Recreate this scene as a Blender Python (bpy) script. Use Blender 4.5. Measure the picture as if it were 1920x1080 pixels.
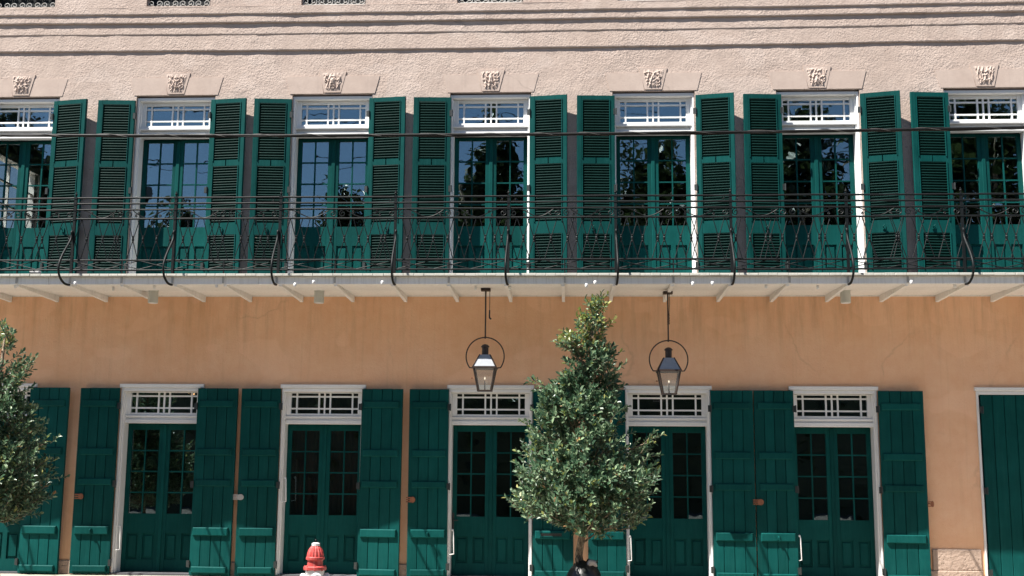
import bpy, math, random
from mathutils import Vector, Matrix, noise

# ------------------------------------------------------------------ reset
for o in list(bpy.data.objects):
    bpy.data.objects.remove(o)
scene = bpy.context.scene
COL = scene.collection
R = math.radians

# ------------------------------------------------------------------ camera
CAM_TILT, CAM_YAW, CAM_ROLL, CAM_F = 8.787, 2.972, 0.413, 2100.0
cam = bpy.data.cameras.new('camera')
cam.sensor_width = 36.0
cam.lens = CAM_F / 1920.0 * 36.0
cam.clip_start = 0.1
cam.clip_end = 2000.0
camo = bpy.data.objects.new('camera', cam)
COL.objects.link(camo)
_t, _y, _r = R(CAM_TILT), R(CAM_YAW), R(CAM_ROLL)
_f = Vector((-math.sin(_y) * math.cos(_t), math.cos(_y) * math.cos(_t), math.sin(_t)))
_rt = Vector((math.cos(_y), math.sin(_y), 0))
_up = _rt.cross(_f)
_rt2 = math.cos(_r) * _rt + math.sin(_r) * _up
_up2 = -math.sin(_r) * _rt + math.cos(_r) * _up
_m = Matrix((_rt2, _up2, -_f)).transposed().to_4x4()
_m.translation = Vector((0, -16.0, 1.75))
camo.matrix_world = _m
scene.camera = camo

# ------------------------------------------------------------------ sun and sky
SUN_TRAVEL = Vector((1.45, 1.0, -2.81)).normalized()
TOSUN = -SUN_TRAVEL
world = bpy.data.worlds.new('World')
scene.world = world
world.use_nodes = True
wn = world.node_tree
bg = wn.nodes['Background']
sky = wn.nodes.new('ShaderNodeTexSky')
sky.sky_type = 'NISHITA'
sky.sun_disc = False
sky.sun_elevation = math.asin(TOSUN.z)
sky.sun_rotation = math.atan2(TOSUN.x, TOSUN.y)
sky.air_density = 1.0
sky.dust_density = 0.15
sky.ozone_density = 3.0
wn.links.new(sky.outputs[0], bg.inputs[0])
bg.inputs[1].default_value = 0.051
sun = bpy.data.lights.new('sun', 'SUN')
sun.energy = 5.0
sun.angle = R(0.53)
sun.color = (1.0, 0.955, 0.88)
suno = bpy.data.objects.new('sun', sun)
COL.objects.link(suno)
suno.rotation_euler = SUN_TRAVEL.to_track_quat('-Z', 'Y').to_euler()
suno.location = (-20, -15, 40)
vs = scene.view_settings
vs.view_transform = 'Standard'
vs.look = 'None'
vs.exposure = 1.3
vs.gamma = 1.0
vs.use_curve_mapping = False
cy = scene.cycles
cy.max_bounces = 6
cy.diffuse_bounces = 3
cy.glossy_bounces = 3
cy.transmission_bounces = 3
cy.transparent_max_bounces = 5
cy.caustics_reflective = False
cy.caustics_refractive = False

# ------------------------------------------------------------------ materials
MATS = {}


class NT:
    def __init__(self, name):
        self.m = bpy.data.materials.new(name)
        self.m.use_nodes = True
        self.t = self.m.node_tree
        self.b = self.t.nodes['Principled BSDF']
        MATS[name] = self.m

    def n(self, typ, **kw):
        x = self.t.nodes.new(typ)
        for k, v in kw.items():
            setattr(x, k, v)
        return x

    def l(self, a, b):
        self.t.links.new(a, b)

    def coord(self, which='Object', scale=None):
        c = self.n('ShaderNodeTexCoord')
        if scale is None:
            return c.outputs[which]
        mp = self.n('ShaderNodeMapping')
        mp.inputs['Scale'].default_value = scale
        self.l(c.outputs[which], mp.inputs[0])
        return mp.outputs[0]

    def geo_pos(self, scale=(1, 1, 1)):
        g = self.n('ShaderNodeNewGeometry')
        mp = self.n('ShaderNodeMapping')
        mp.inputs['Scale'].default_value = scale
        self.l(g.outputs['Position'], mp.inputs[0])
        return mp.outputs[0]

    def noise(self, vec, scale, detail=4, rough=0.55):
        x = self.n('ShaderNodeTexNoise')
        x.inputs['Scale'].default_value = scale
        x.inputs['Detail'].default_value = detail
        x.inputs['Roughness'].default_value = rough
        if vec is not None:
            self.l(vec, x.inputs['Vector'])
        return x.outputs[0]

    def ramp(self, fac, stops):
        x = self.n('ShaderNodeValToRGB')
        e = x.color_ramp.elements
        while len(e) < len(stops):
            e.new(0.5)
        for i, (p, c) in enumerate(stops):
            e[i].position = p
            e[i].color = (*c, 1) if len(c) == 3 else c
        self.l(fac, x.inputs[0])
        return x.outputs[0]

    def mix(self, fac, a, b, blend='MIX'):
        x = self.n('ShaderNodeMix', data_type='RGBA', blend_type=blend)
        if isinstance(fac, (int, float)):
            x.inputs[0].default_value = fac
        else:
            self.l(fac, x.inputs[0])
        for i, v in ((6, a), (7, b)):
            if isinstance(v, tuple):
                x.inputs[i].default_value = (*v, 1)
            else:
                self.l(v, x.inputs[i])
        return x.outputs[2]

    def bump(self, h, strength, dist):
        x = self.n('ShaderNodeBump')
        x.inputs['Strength'].default_value = strength
        x.inputs['Distance'].default_value = dist
        self.l(h, x.inputs['Height'])
        self.l(x.outputs[0], self.b.inputs['Normal'])

    def col(self, c):
        if isinstance(c, tuple):
            self.b.inputs['Base Color'].default_value = (*c, 1)
        else:
            self.l(c, self.b.inputs['Base Color'])

    def rough(self, r):
        if isinstance(r, (int, float)):
            self.b.inputs['Roughness'].default_value = r
        else:
            self.l(r, self.b.inputs['Roughness'])

    def math(self, op, a, b):
        x = self.n('ShaderNodeMath', operation=op)
        for i, v in enumerate((a, b)):
            if isinstance(v, (int, float)):
                x.inputs[i].default_value = v
            else:
                self.l(v, x.inputs[i])
        return x.outputs[0]


def stucco(name, c1, c2, c3, bump, dist, grain=42.0, stain=0.35, drip=None, patch=0.0, crack=0.4):
    k = NT(name)
    p = k.geo_pos()
    big = k.noise(p, 0.8, 6, 0.62)
    med = k.noise(p, 5.0, 5, 0.65)
    c = k.ramp(big, [(0.28, c1), (0.52, c2), (0.72, c3)])
    c = k.mix(0.2, c, k.ramp(med, [(0.35, (0.33, 0.26, 0.22)), (0.65, (0.9, 0.8, 0.72))]), 'SOFT_LIGHT')
    dk = tuple(x * 0.66 for x in c1)
    # rain streaks
    st = k.noise(k.geo_pos((9, 9, 0.3)), 1.5, 5, 0.62)
    c = k.mix(k.ramp(st, [(0.54, (0, 0, 0)), (0.78, (stain, stain, stain))]), c, dk)
    # old repairs: patches of slightly different paint with a visible outline
    if patch:
        pv = k.noise(k.geo_pos((0.9, 0.9, 1.3)), 1.1, 2, 0.4)
        c = k.mix(k.ramp(pv, [(0.585, (0, 0, 0)), (0.60, (patch, patch, patch)), (0.9, (patch, patch, patch))]), c, tuple(min(1, x * 1.13) for x in c3))
    # drips that run down from the balcony joint
    if drip:
        g = k.n('ShaderNodeSeparateXYZ')
        k.l(k.geo_pos(), g.inputs[0])
        ds = k.math('MULTIPLY', k.noise(k.geo_pos((6, 6, 0.45)), 1.3, 4, 0.75), k.math('ADD', k.noise(p, 0.7, 2, 0.5), 0.5))
        zr = k.n('ShaderNodeMapRange')
        zr.inputs[1].default_value = drip[0]
        zr.inputs[2].default_value = drip[1]
        k.l(g.outputs[2], zr.inputs[0])
        msk = k.math('MULTIPLY', k.ramp(ds, [(0.50, (0, 0, 0)), (0.80, (0.6, 0.6, 0.6))]), zr.outputs[0])
        c = k.mix(msk, c, tuple(x * 0.52 for x in c1))
    # hairline cracks
    cv = k.n('ShaderNodeTexVoronoi', feature='DISTANCE_TO_EDGE')
    cv.inputs['Scale'].default_value = 0.55
    wv = k.n('ShaderNodeMix', data_type='VECTOR')
    nz = k.n('ShaderNodeTexNoise')
    nz.inputs['Scale'].default_value = 1.7
    nz.inputs['Detail'].default_value = 6
    k.l(p, nz.inputs['Vector'])
    wv.inputs[0].default_value = 0.35
    k.l(p, wv.inputs[4])
    k.l(nz.outputs['Color'], wv.inputs[5])
    k.l(wv.outputs[1], cv.inputs['Vector'])
    cm = k.math('MULTIPLY', k.ramp(cv.outputs[0], [(0.0, (1, 1, 1)), (0.006, (0, 0, 0))]), k.ramp(big, [(0.5, (0, 0, 0)), (0.6, (1, 1, 1))]))
    c = k.mix(k.math('MULTIPLY', cm, crack), c, tuple(x * 0.4 for x in c1))
    k.col(c)
    k.rough(0.9)
    g1 = k.noise(p, grain, 3, 0.6)
    v = k.n('ShaderNodeTexVoronoi')
    v.inputs['Scale'].default_value = grain * 0.55
    k.l(p, v.inputs['Vector'])
    lump = k.noise(p, 11.0, 3, 0.5)
    h = k.math('ADD', g1, k.math('MULTIPLY', v.outputs[0], 0.7))
    # trowelling: rough and smooth areas alternate
    rgh = k.ramp(k.noise(p, 1.6, 3, 0.5), [(0.35, (0.35, 0.35, 0.35)), (0.65, (1, 1, 1))])
    h = k.math('MULTIPLY', h, rgh)
    h = k.math('ADD', h, k.math('MULTIPLY', lump, 0.55))
    pit = k.ramp(k.noise(k.geo_pos((1, 1, 0.75)), grain * 0.7, 2, 0.5), [(0.29, (0, 0, 0)), (0.37, (1, 1, 1))])
    h = k.math('ADD', h, k.math('MULTIPLY', pit, 0.9))
    k.bump(h, bump, dist)
    return k.m


stucco('stucco_upper', (0.44, 0.35, 0.30), (0.475, 0.382, 0.332), (0.50, 0.41, 0.36), 0.70, 0.010, 58, 0.22, None, 0.4)
stucco('stucco_lower', (0.76, 0.425, 0.24), (0.81, 0.48, 0.295), (0.84, 0.525, 0.345), 0.40, 0.006, 60, 0.22, (3.0, 4.3), 0.3, 0.22)
stucco('lintel_stone', (0.455, 0.362, 0.312), (0.48, 0.387, 0.337), (0.50, 0.41, 0.36), 0.25, 0.004, 60, 0.25)
stucco('plinth_render', (0.36, 0.27, 0.215), (0.385, 0.29, 0.235), (0.41, 0.31, 0.255), 0.8, 0.012, 34)


def paint(name, c, var, rough, bumps=0.15, edge=None, spec=0.5, tv=0.08, fade=0.2):
    k = NT(name)
    p = k.geo_pos()
    oi = k.n('ShaderNodeObjectInfo')
    n1 = k.noise(p, 2.2, 5, 0.65)
    n2 = k.noise(k.geo_pos((14, 14, 1.4)), 2.5, 3, 0.6)
    lo = tuple(x * (1 - var) for x in c)
    hi = tuple(min(1, x * (1 + var) + 0.012 * var) for x in c)
    cc = k.ramp(n1, [(0.3, lo), (0.7, hi)])
    cc = k.mix(0.35, cc, k.ramp(n2, [(0.3, lo), (0.7, hi)]))
    # each piece has weathered a little differently
    tone = k.n('ShaderNodeMapRange')
    tone.inputs[3].default_value = 1.0 - tv
    tone.inputs[4].default_value = 1.0 + tv
    k.l(oi.outputs['Random'], tone.inputs[0])
    hs = k.n('ShaderNodeHueSaturation')
    k.l(cc, hs.inputs['Color'])
    k.l(tone.outputs[0], hs.inputs['Value'])
    cc = hs.outputs[0]
    # streaky fading down the boards
    fd = k.noise(k.geo_pos((22, 22, 0.8)), 2.0, 5, 0.65)
    cc = k.mix(k.ramp(fd, [(0.5, (0, 0, 0)), (0.75, (fade, fade, fade))]), cc, edge or tuple(min(1, x * 0.7 + 0.08) for x in c))
    # dust and scuffs
    d = k.noise(p, 19, 4, 0.75)
    dust = k.ramp(d, [(0.62, (0, 0, 0)), (0.78, (0.5, 0.5, 0.5))])
    cc = k.mix(dust, cc, edge or tuple(min(1, x * 0.7 + 0.08) for x in c))
    k.col(cc)
    r = k.n('ShaderNodeMapRange')
    r.inputs[3].default_value = rough - 0.08
    r.inputs[4].default_value = rough + 0.16
    k.l(d, r.inputs[0])
    k.rough(r.outputs[0])
    k.b.inputs['Specular IOR Level'].default_value = spec
    k.bump(k.math('ADD', n2, k.math('MULTIPLY', d, 0.5)), bumps, 0.004)
    return k.m


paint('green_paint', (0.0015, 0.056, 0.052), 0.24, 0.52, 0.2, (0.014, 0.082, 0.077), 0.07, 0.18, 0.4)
paint('slat_shaded_green', (0.003, 0.030, 0.026), 0.25, 0.55, 0.2, (0.010, 0.045, 0.039), 0.10, 0.0, 0.12)  # shutter green made darker: shade between the slats put into the colour
paint('deck_grey', (0.13, 0.135, 0.13), 0.2, 0.8, 0.3)
paint('white_paint', (0.78, 0.78, 0.77), 0.035, 0.5, 0.12, (0.62, 0.60, 0.56))
paint('cream_paint', (0.84, 0.83, 0.805), 0.07, 0.6, 0.15, (0.40, 0.37, 0.31), 0.4, 0.05, 0.35)
paint('weathered_cream', (0.47, 0.455, 0.41), 0.14, 0.7, 0.3, (0.28, 0.26, 0.22), 0.3, 0.1, 0.5)
paint('iron_paint', (0.004, 0.006, 0.007), 0.3, 0.5, 0.2, (0.010, 0.013, 0.014), 0.22)
paint('lantern_iron', (0.030, 0.018, 0.013), 0.3, 0.42, 0.2, (0.09, 0.045, 0.03))
paint('lantern_roof', (0.30, 0.32, 0.35), 0.15, 0.38, 0.2, (0.15, 0.16, 0.18))
paint('dark_hinge', (0.015, 0.02, 0.02), 0.2, 0.5, 0.1)
paint('rust_iron', (0.26, 0.095, 0.045), 0.45, 0.75, 0.4, (0.42, 0.2, 0.12))
paint('zinc', (0.40, 0.39, 0.37), 0.2, 0.5, 0.2)
paint('hydrant_red', (0.42, 0.05, 0.045), 0.35, 0.5, 0.6, (0.60, 0.28, 0.25), 0.4, 0.1, 0.6)  # pale pink mixes worn paint with sun glare put into the colour
paint('hydrant_silver', (0.62, 0.62, 0.62), 0.2, 0.35, 0.5, (0.3, 0.28, 0.26))
paint('black_plastic', (0.008, 0.010, 0.010), 0.3, 0.34, 0.5, (0.03, 0.035, 0.035))
paint('grey_cloth', (0.45, 0.42, 0.40), 0.1, 0.9, 0.3)
paint('cable_black', (0.008, 0.0075, 0.0075), 0.3, 0.5, 0.3, (0.02, 0.02, 0.02), 0.2)
paint('cable_wrap', (0.05, 0.046, 0.042), 0.3, 0.55, 0.3)
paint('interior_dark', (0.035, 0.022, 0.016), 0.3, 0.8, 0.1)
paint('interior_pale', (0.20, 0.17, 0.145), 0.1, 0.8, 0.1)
paint('curtain_red', (0.16, 0.045, 0.03), 0.25, 0.9, 0.2)
paint('concrete', (0.34, 0.30, 0.25), 0.14, 0.85, 0.5)
paint('asphalt', (0.17, 0.15, 0.127), 0.2, 0.9, 0.6)
paint('far_paving', (0.10, 0.09, 0.08), 0.2, 0.95, 0.6, None, 0.15)
paint('brick', (0.23, 0.095, 0.06), 0.3, 0.85, 0.5)
paint('slate', (0.08, 0.08, 0.09), 0.2, 0.7, 0.3)
paint('can_grey', (0.55, 0.55, 0.50), 0.06, 0.6, 0.1)


def leafmat(name, a, b, c, rough, trans=0.25):
    k = NT(name)
    g = k.n('ShaderNodeNewGeometry')
    cc = k.ramp(g.outputs['Random Per Island'], [(0.0, a), (0.55, b), (0.93, c), (1.0, tuple(min(1, x * 1.5) for x in c))])
    k.col(cc)
    k.rough(rough)
    k.b.inputs['Specular IOR Level'].default_value = 0.55
    tr = k.n('ShaderNodeBsdfTranslucent')
    k.l(cc, tr.inputs[0])
    mx = k.n('ShaderNodeMixShader')
    mx.inputs[0].default_value = trans
    out = k.t.nodes['Material Output']
    k.l(k.b.outputs[0], mx.inputs[1])
    k.l(tr.outputs[0], mx.inputs[2])
    k.l(mx.outputs[0], out.inputs[0])


leafmat('leaf_green', (0.028, 0.075, 0.042), (0.095, 0.180, 0.098), (0.25, 0.34, 0.20), 0.36, 0.30)
leafmat('leaf_young', (0.16, 0.21, 0.05), (0.24, 0.28, 0.075), (0.34, 0.34, 0.12), 0.4, 0.35)
leafmat('leaf_dead', (0.25, 0.12, 0.05), (0.33, 0.18, 0.08), (0.4, 0.26, 0.13), 0.6, 0.2)
leafmat('leaf_far', (0.018, 0.030, 0.012), (0.032, 0.050, 0.018), (0.055, 0.080, 0.028), 0.45)

k = NT('bark')
p = k.geo_pos()
k.col(k.ramp(k.noise(k.geo_pos((1, 1, 0.6)), 34, 5, 0.7), [(0.35, (0.05, 0.036, 0.024)), (0.5, (0.17, 0.125, 0.08)), (0.66, (0.34, 0.28, 0.20))]))
k.rough(0.9)
k.bump(k.noise(p, 60, 4), 0.5, 0.01)

k = NT('window_glass')
for nd in list(k.t.nodes):
    if nd.type == 'BSDF_PRINCIPLED':
        k.t.nodes.remove(nd)
out = k.t.nodes['Material Output']
gl = k.n('ShaderNodeBsdfGlossy')
gl.inputs['Roughness'].default_value = 0.006
gl.inputs['Color'].default_value = (0.72, 0.92, 1.0, 1)
tp = k.n('ShaderNodeBsdfTransparent')
tp.inputs[0].default_value = (0.72, 0.75, 0.74, 1)
mx = k.n('ShaderNodeMixShader')
lw = k.n('ShaderNodeLayerWeight')
lw.inputs[0].default_value = 0.35
mr = k.n('ShaderNodeMapRange')
mr.inputs[3].default_value = 0.165
mr.inputs[4].default_value = 0.9
k.l(lw.outputs['Fresnel'], mr.inputs[0])
bp = k.n('ShaderNodeBump')
bp.inputs['Strength'].default_value = 0.17
bp.inputs['Distance'].default_value = 0.01
k.l(k.noise(k.geo_pos(), 2.6, 2, 0.4), bp.inputs['Height'])
k.l(bp.outputs[0], gl.inputs['Normal'])
k.l(mr.outputs[0], mx.inputs[0])
k.l(tp.outputs[0], mx.inputs[1])
k.l(gl.outputs[0], mx.inputs[2])
k.l(mx.outputs[0], out.inputs[0])

k = NT('lantern_glass')
k.t.nodes.remove(k.b)
out = k.t.nodes['Material Output']
gl = k.n('ShaderNodeBsdfGlossy')
gl.inputs['Roughness'].default_value = 0.02
tp = k.n('ShaderNodeBsdfTransparent')
tp.inputs[0].default_value = (0.93, 0.94, 0.92, 1)
df = k.n('ShaderNodeBsdfDiffuse')
df.inputs[0].default_value = (0.7, 0.68, 0.62, 1)
m1 = k.n('ShaderNodeMixShader')
m1.inputs[0].default_value = 0.14
k.l(tp.outputs[0], m1.inputs[1])
k.l(df.outputs[0], m1.inputs[2])
m2 = k.n('ShaderNodeMixShader')
m2.inputs[0].default_value = 0.08
k.l(m1.outputs[0], m2.inputs[1])
k.l(gl.outputs[0], m2.inputs[2])
k.l(m2.outputs[0], out.inputs[0])

k = NT('bulb')
k.col((1.0, 0.7, 0.4))
k.b.inputs['Emission Color'].default_value = (1.0, 0.5, 0.22, 1)
k.b.inputs['Emission Strength'].default_value = 5.0
k = NT('pilot_flame')
k.b.inputs['Emission Color'].default_value = (1.0, 0.85, 0.6, 1)
k.b.inputs['Emission Strength'].default_value = 0.9


# ------------------------------------------------------------------ mesh helpers
class MB:
    def __init__(self):
        self.v, self.f = [], []

    def add(self, vs, fs):
        o = len(self.v)
        self.v.extend(vs)
        self.f.extend([tuple(i + o for i in f) for f in fs])
        return self

    def box(self, x0, x1, y0, y1, z0, z1):
        return self.add([(x0, y0, z0), (x1, y0, z0), (x1, y1, z0), (x0, y1, z0), (x0, y0, z1), (x1, y0, z1), (x1, y1, z1), (x0, y1, z1)],
                        [(0, 3, 2, 1), (4, 5, 6, 7), (0, 1, 5, 4), (1, 2, 6, 5), (2, 3, 7, 6), (3, 0, 4, 7)])

    def cbox(self, x0, x1, y0, y1, z0, z1, c=0.006):
        """box with the edges of its front (-y) face chamfered"""
        a = [(x0, y1, z0), (x1, y1, z0), (x1, y1, z1), (x0, y1, z1)]
        b = [(x0, y0 + c, z0), (x1, y0 + c, z0), (x1, y0 + c, z1), (x0, y0 + c, z1)]
        d = [(x0 + c, y0, z0 + c), (x1 - c, y0, z0 + c), (x1 - c, y0, z1 - c), (x0 + c, y0, z1 - c)]
        fs = [(8, 9, 10, 11), (3, 2, 1, 0)]
        for i in range(4):
            j = (i + 1) % 4
            fs.append((i, j, 4 + j, 4 + i))
            fs.append((4 + i, 4 + j, 8 + j, 8 + i))
        return self.add(a + b + d, fs)

    def prism(self, pts, y0, y1):
        """polygon in x/z extruded in y (front is y0)"""
        n = len(pts)
        vs = [(x, y0, z) for x, z in pts] + [(x, y1, z) for x, z in pts]
        fs = [tuple(range(n)), tuple(range(2 * n - 1, n - 1, -1))]
        for i in range(n):
            j = (i + 1) % n
            fs.append((j, i, n + i, n + j))
        return self.add(vs, fs)

    def tube(self, path, r, sides=6, cap=True):
        P = [Vector(q) for q in path]
        n = len(P)
        rr = r if isinstance(r, (list, tuple)) else [r] * n
        o = len(self.v)
        t0 = (P[1] - P[0]).normalized()
        ref = Vector((0, 0, 1)) if abs(t0.z) < 0.9 else Vector((1, 0, 0))
        nrm = t0.cross(ref).normalized()
        for i in range(n):
            if i == 0:
                t = P[1] - P[0]
            elif i == n - 1:
                t = P[-1] - P[-2]
            else:
                t = P[i + 1] - P[i - 1]
            if t.length < 1e-9:
                t = t0.copy()
            t.normalize()
            nrm = nrm - t * nrm.dot(t)
            if nrm.length < 1e-6:
                nrm = t.orthogonal()
            nrm.normalize()
            b = t.cross(nrm)
            for s in range(sides):
                a = 2 * math.pi * s / sides
                self.v.append(tuple(P[i] + (nrm * math.cos(a) + b * math.sin(a)) * rr[i]))
        for i in range(n - 1):
            for s in range(sides):
                q = (s + 1) % sides
                self.f.append((o + i * sides + s, o + i * sides + q, o + (i + 1) * sides + q, o + (i + 1) * sides + s))
        if cap:
            self.f.append(tuple(o + s for s in range(sides - 1, -1, -1)))
            self.f.append(tuple(o + (n - 1) * sides + s for s in range(sides)))
        return self

    def lathe(self, prof, sides=20, cx=0, cy=0, flute=0.0, nfl=10):
        o = len(self.v)
        for r, z in prof:
            for s in range(sides):
                a = 2 * math.pi * s / sides
                rr = r * (1 + flute * math.cos(nfl * a))
                self.v.append((cx + rr * math.cos(a), cy + rr * math.sin(a), z))
        for i in range(len(prof) - 1):
            for s in range(sides):
                q = (s + 1) % sides
                self.f.append((o + i * sides + s, o + i * sides + q, o + (i + 1) * sides + q, o + (i + 1) * sides + s))
        self.f.append(tuple(o + s for s in range(sides - 1, -1, -1)))
        e = o + (len(prof) - 1) * sides
        self.f.append(tuple(e + s for s in range(sides)))
        return self

    def ball(self, c, r, seg=8, rings=6):
        prof = [(max(1e-4, r * math.sin(math.pi * i / rings)), c[2] - r * math.cos(math.pi * i / rings)) for i in range(rings + 1)]
        return self.lathe(prof, seg, c[0], c[1])

    def mesh(self, name, smooth=False):
        me = bpy.data.meshes.new(name)
        me.from_pydata(self.v, [], self.f)
        if smooth:
            me.polygons.foreach_set('use_smooth', [True] * len(me.polygons))
        me.update()
        return me

    def build(self, name, mat, parent=None, loc=(0, 0, 0), rot=(0, 0, 0), smooth=False):
        return link(name, self.mesh(name, smooth), mat, parent, loc, rot)


def link(name, me, mat=None, parent=None, loc=(0, 0, 0), rot=(0, 0, 0)):
    if mat and not me.materials:
        me.materials.append(MATS[mat])
    o = bpy.data.objects.new(name, me)
    COL.objects.link(o)
    o.parent = parent
    o.location = loc
    o.rotation_euler = rot
    return o


def tag(o, label=None, cat=None, group=None, kind=None):
    if label:
        o['label'] = label
    if cat:
        o['category'] = cat
    if group:
        o['group'] = group
    if kind:
        o['kind'] = kind
    return o


def empty(name, loc=(0, 0, 0), label=None, cat=None, group=None):
    o = bpy.data.objects.new(name, None)
    o.empty_display_size = 0.2
    COL.objects.link(o)
    o.location = loc
    return tag(o, label, cat, group)


def copy_tree(o, parent=None):
    c = o.copy()
    COL.objects.link(c)
    c.parent = parent
    for ch in list(o.children):
        copy_tree(ch, c)
    return c


rnd = random.Random(7)

# ------------------------------------------------------------------ ground
m = MB().add([(-400, -12.2, 0), (400, -12.2, 0), (400, -3.62, 0), (-400, -3.62, 0)], [(0, 1, 2, 3)])
tag(m.build('road', 'asphalt'), kind='structure')
m = MB().box(-400, 400, -3.46, 0.35, -0.3, 0.12)
tag(m.build('pavement', 'concrete'), kind='structure')
m = MB().box(-400, 400, -3.62, -3.463, -0.3, 0.122)
tag(m.build('kerb', 'concrete'), kind='structure')
m = MB().box(-400, 400, -400, -12.2, -0.3, 0.12)
tag(m.build('far_pavement', 'far_paving'), kind='structure')
m = MB().add([(-900, 0.36, -0.02), (900, 0.36, -0.02), (900, 900, -0.02), (-900, 900, -0.02)], [(0, 1, 2, 3)])
tag(m.build('ground', 'concrete'), kind='structure')

# ------------------------------------------------------------------ building
B = empty('building', (0, 0, 0), 'pale pink stucco townhouse front with green shutters, white transoms and an iron balcony', 'building')
UP = [-8.335, -5.935, -3.55, -1.17, 1.24, 3.635, 6.05]       # centres of the upper doorways
LO = [-8.37, -5.895, -3.535, -1.125, 1.385, 3.70]              # centres of the lower doorways
TOPW = [(-8.83, -7.875), (-6.444, -5.464), (-4.056, -3.074), (-1.685, -0.693), (0.72, 1.70), (3.11, 4.09), (5.52, 6.5)]
XL, XR = -9.85, 9.2
Z_FLOOR = 4.225


def wall(name, mat, x0, x1, z0, z1, holes, y, step, amp, seed, reveal=0.26, flat=()):
    xs, zs = {x0, x1}, {z0, z1}
    n = int((x1 - x0) / step)
    xs |= {x0 + (x1 - x0) * i / n for i in range(n + 1)}
    n = int((z1 - z0) / step)
    zs |= {z0 + (z1 - z0) * i / n for i in range(n + 1)}
    hx = {h for q in holes for h in q[:2]}
    hz = {h for q in holes for h in q[2:]}
    xs = sorted({v for v in xs if all(abs(v - h) > step * 0.3 for h in hx)} | {h for h in hx if x0 <= h <= x1})
    zs = sorted({v for v in zs if all(abs(v - h) > step * 0.3 for h in hz)} | {h for h in hz if z0 <= h <= z1})
    idx, vs, fs = {}, [], []

    def vid(i, j):
        if (i, j) not in idx:
            x, z = xs[i], zs[j]
            d = noise.noise((x * 1.3 + seed, z * 1.6, 3.1)) * 0.55 + noise.noise((x * 5.0, z * 6.0 + seed, 8.2)) * 0.3 + noise.noise((x * 13.0 + seed, z * 13.0, 1.7)) * 0.22
            f = 1.0
            for a_, b_, c_, d_ in flat:
                q = max(a_ - x, x - b_, c_ - z, d_ * 0 + z - d_, 0.0)
                f = min(f, min(1.0, q / 0.06))
            idx[(i, j)] = len(vs)
            vs.append((x, y + amp * d * f + 0.001 * (1 - f), z))
        return idx[(i, j)]
    for i in range(len(xs) - 1):
        cx = (xs[i] + xs[i + 1]) / 2
        hh = [h for h in holes if h[0] < cx < h[1]]
        for j in range(len(zs) - 1):
            cz = (zs[j] + zs[j + 1]) / 2
            if any(h[2] < cz < h[3] for h in hh):
                continue
            fs.append((vid(i, j), vid(i + 1, j), vid(i + 1, j + 1), vid(i, j + 1)))
    mb = MB()
    mb.v, mb.f = vs, fs
    o = mb.build(name, mat, B, smooth=True)
    if reveal:
        rv = MB()
        for a, b, c, d in holes:
            rv.add([(a, y - 0.001, c), (a, y + reveal, c), (a, y + reveal, d), (a, y - 0.001, d)], [(0, 1, 2, 3)])
            rv.add([(b, y - 0.001, c), (b, y - 0.001, d), (b, y + reveal, d), (b, y + reveal, c)], [(0, 1, 2, 3)])
            rv.add([(a, y - 0.001, d), (a, y + reveal, d), (b, y + reveal, d), (b, y - 0.001, d)], [(0, 1, 2, 3)])
            rv.add([(a, y - 0.001, c), (b, y - 0.001, c), (b, y + reveal, c), (a, y + reveal, c)], [(0, 1, 2, 3)])
        rv.build('reveal', mat, o)
    return o


UH = [(c - 0.605, c + 0.605, Z_FLOOR - 0.02, 7.172) for c in UP]
LH = [(c - 0.605, c + 0.605, 0.12, 2.80) for c in LO] + [(5.665, 7.05, 0.12, 2.80)]
wall('wall', 'stucco_upper', XL, XR, 4.12, 7.885, UH, 0.0, 0.055, 0.011, 1.0, flat=[(c - 0.70, c + 0.70, 7.16, 7.46) for c in UP] + [(c - 0.2, c + 0.2, 7.4, 7.53) for c in UP])
wall('wall', 'stucco_lower', XL, XR, 0.0, 4.12, LH, 0.001, 0.075, 0.007, 5.0)
wall('wall', 'stucco_upper', XL, XR, 8.52, 10.4, [(a, b, 8.55, 10.1) for a, b in TOPW], -0.070, 0.08, 0.012, 9.0, 0.22)


def course(y0, z0, z1, sag, seed):
    """one stepped band of the cornice between the storeys: slightly wavy along its length"""
    mb = MB()
    n = 240
    prof = [(0.05, z0), (y0 + 0.016, z0), (y0 + 0.004, z0 + 0.007), (y0, z0 + 0.020), (y0, z1)]
    np_ = len(prof)
    for i in range(n + 1):
        x = XL + (XR - XL) * i / n
        u = (x + 1.0) / 8.0
        dz = sag * u * u * 0.03 + 0.006 * noise.noise((x * 0.7, seed, 0.3)) + 0.004 * noise.noise((x * 3.1, seed, 2.3))
        dy = 0.005 * noise.noise((x * 1.1, seed, 5.0)) + 0.003 * noise.noise((x * 4.0, seed, 7.0)) + 0.002 * noise.noise((x * 11.0, seed, 9.0))
        for q, (yy, zz) in enumerate(prof):
            top = q == np_ - 1
            mb.v.append((x, yy + (dy if q > 0 else 0), zz + (dz if not top else dz + 0.01)))
    for i in range(n):
        for q in range(np_ - 1):
            a = i * np_ + q
            mb.f.append((a, a + np_, a + np_ + 1, a + 1))
    return mb.build('string_course', 'stucco_upper', B, smooth=False)


course(-0.025, 7.852, 8.14, 1.0, 11)
course(-0.035, 8.104, 8.31, 1.0, 12)
course(-0.064, 8.282, 8.43, 1.0, 13)
course(-0.084, 8.410, 8.538, 1.0, 14)
m = MB()
m.box(XL, XR, -0.085, -0.05, 8.538, 8.548)
m.build('sill_course', 'lintel_stone', B)

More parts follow.
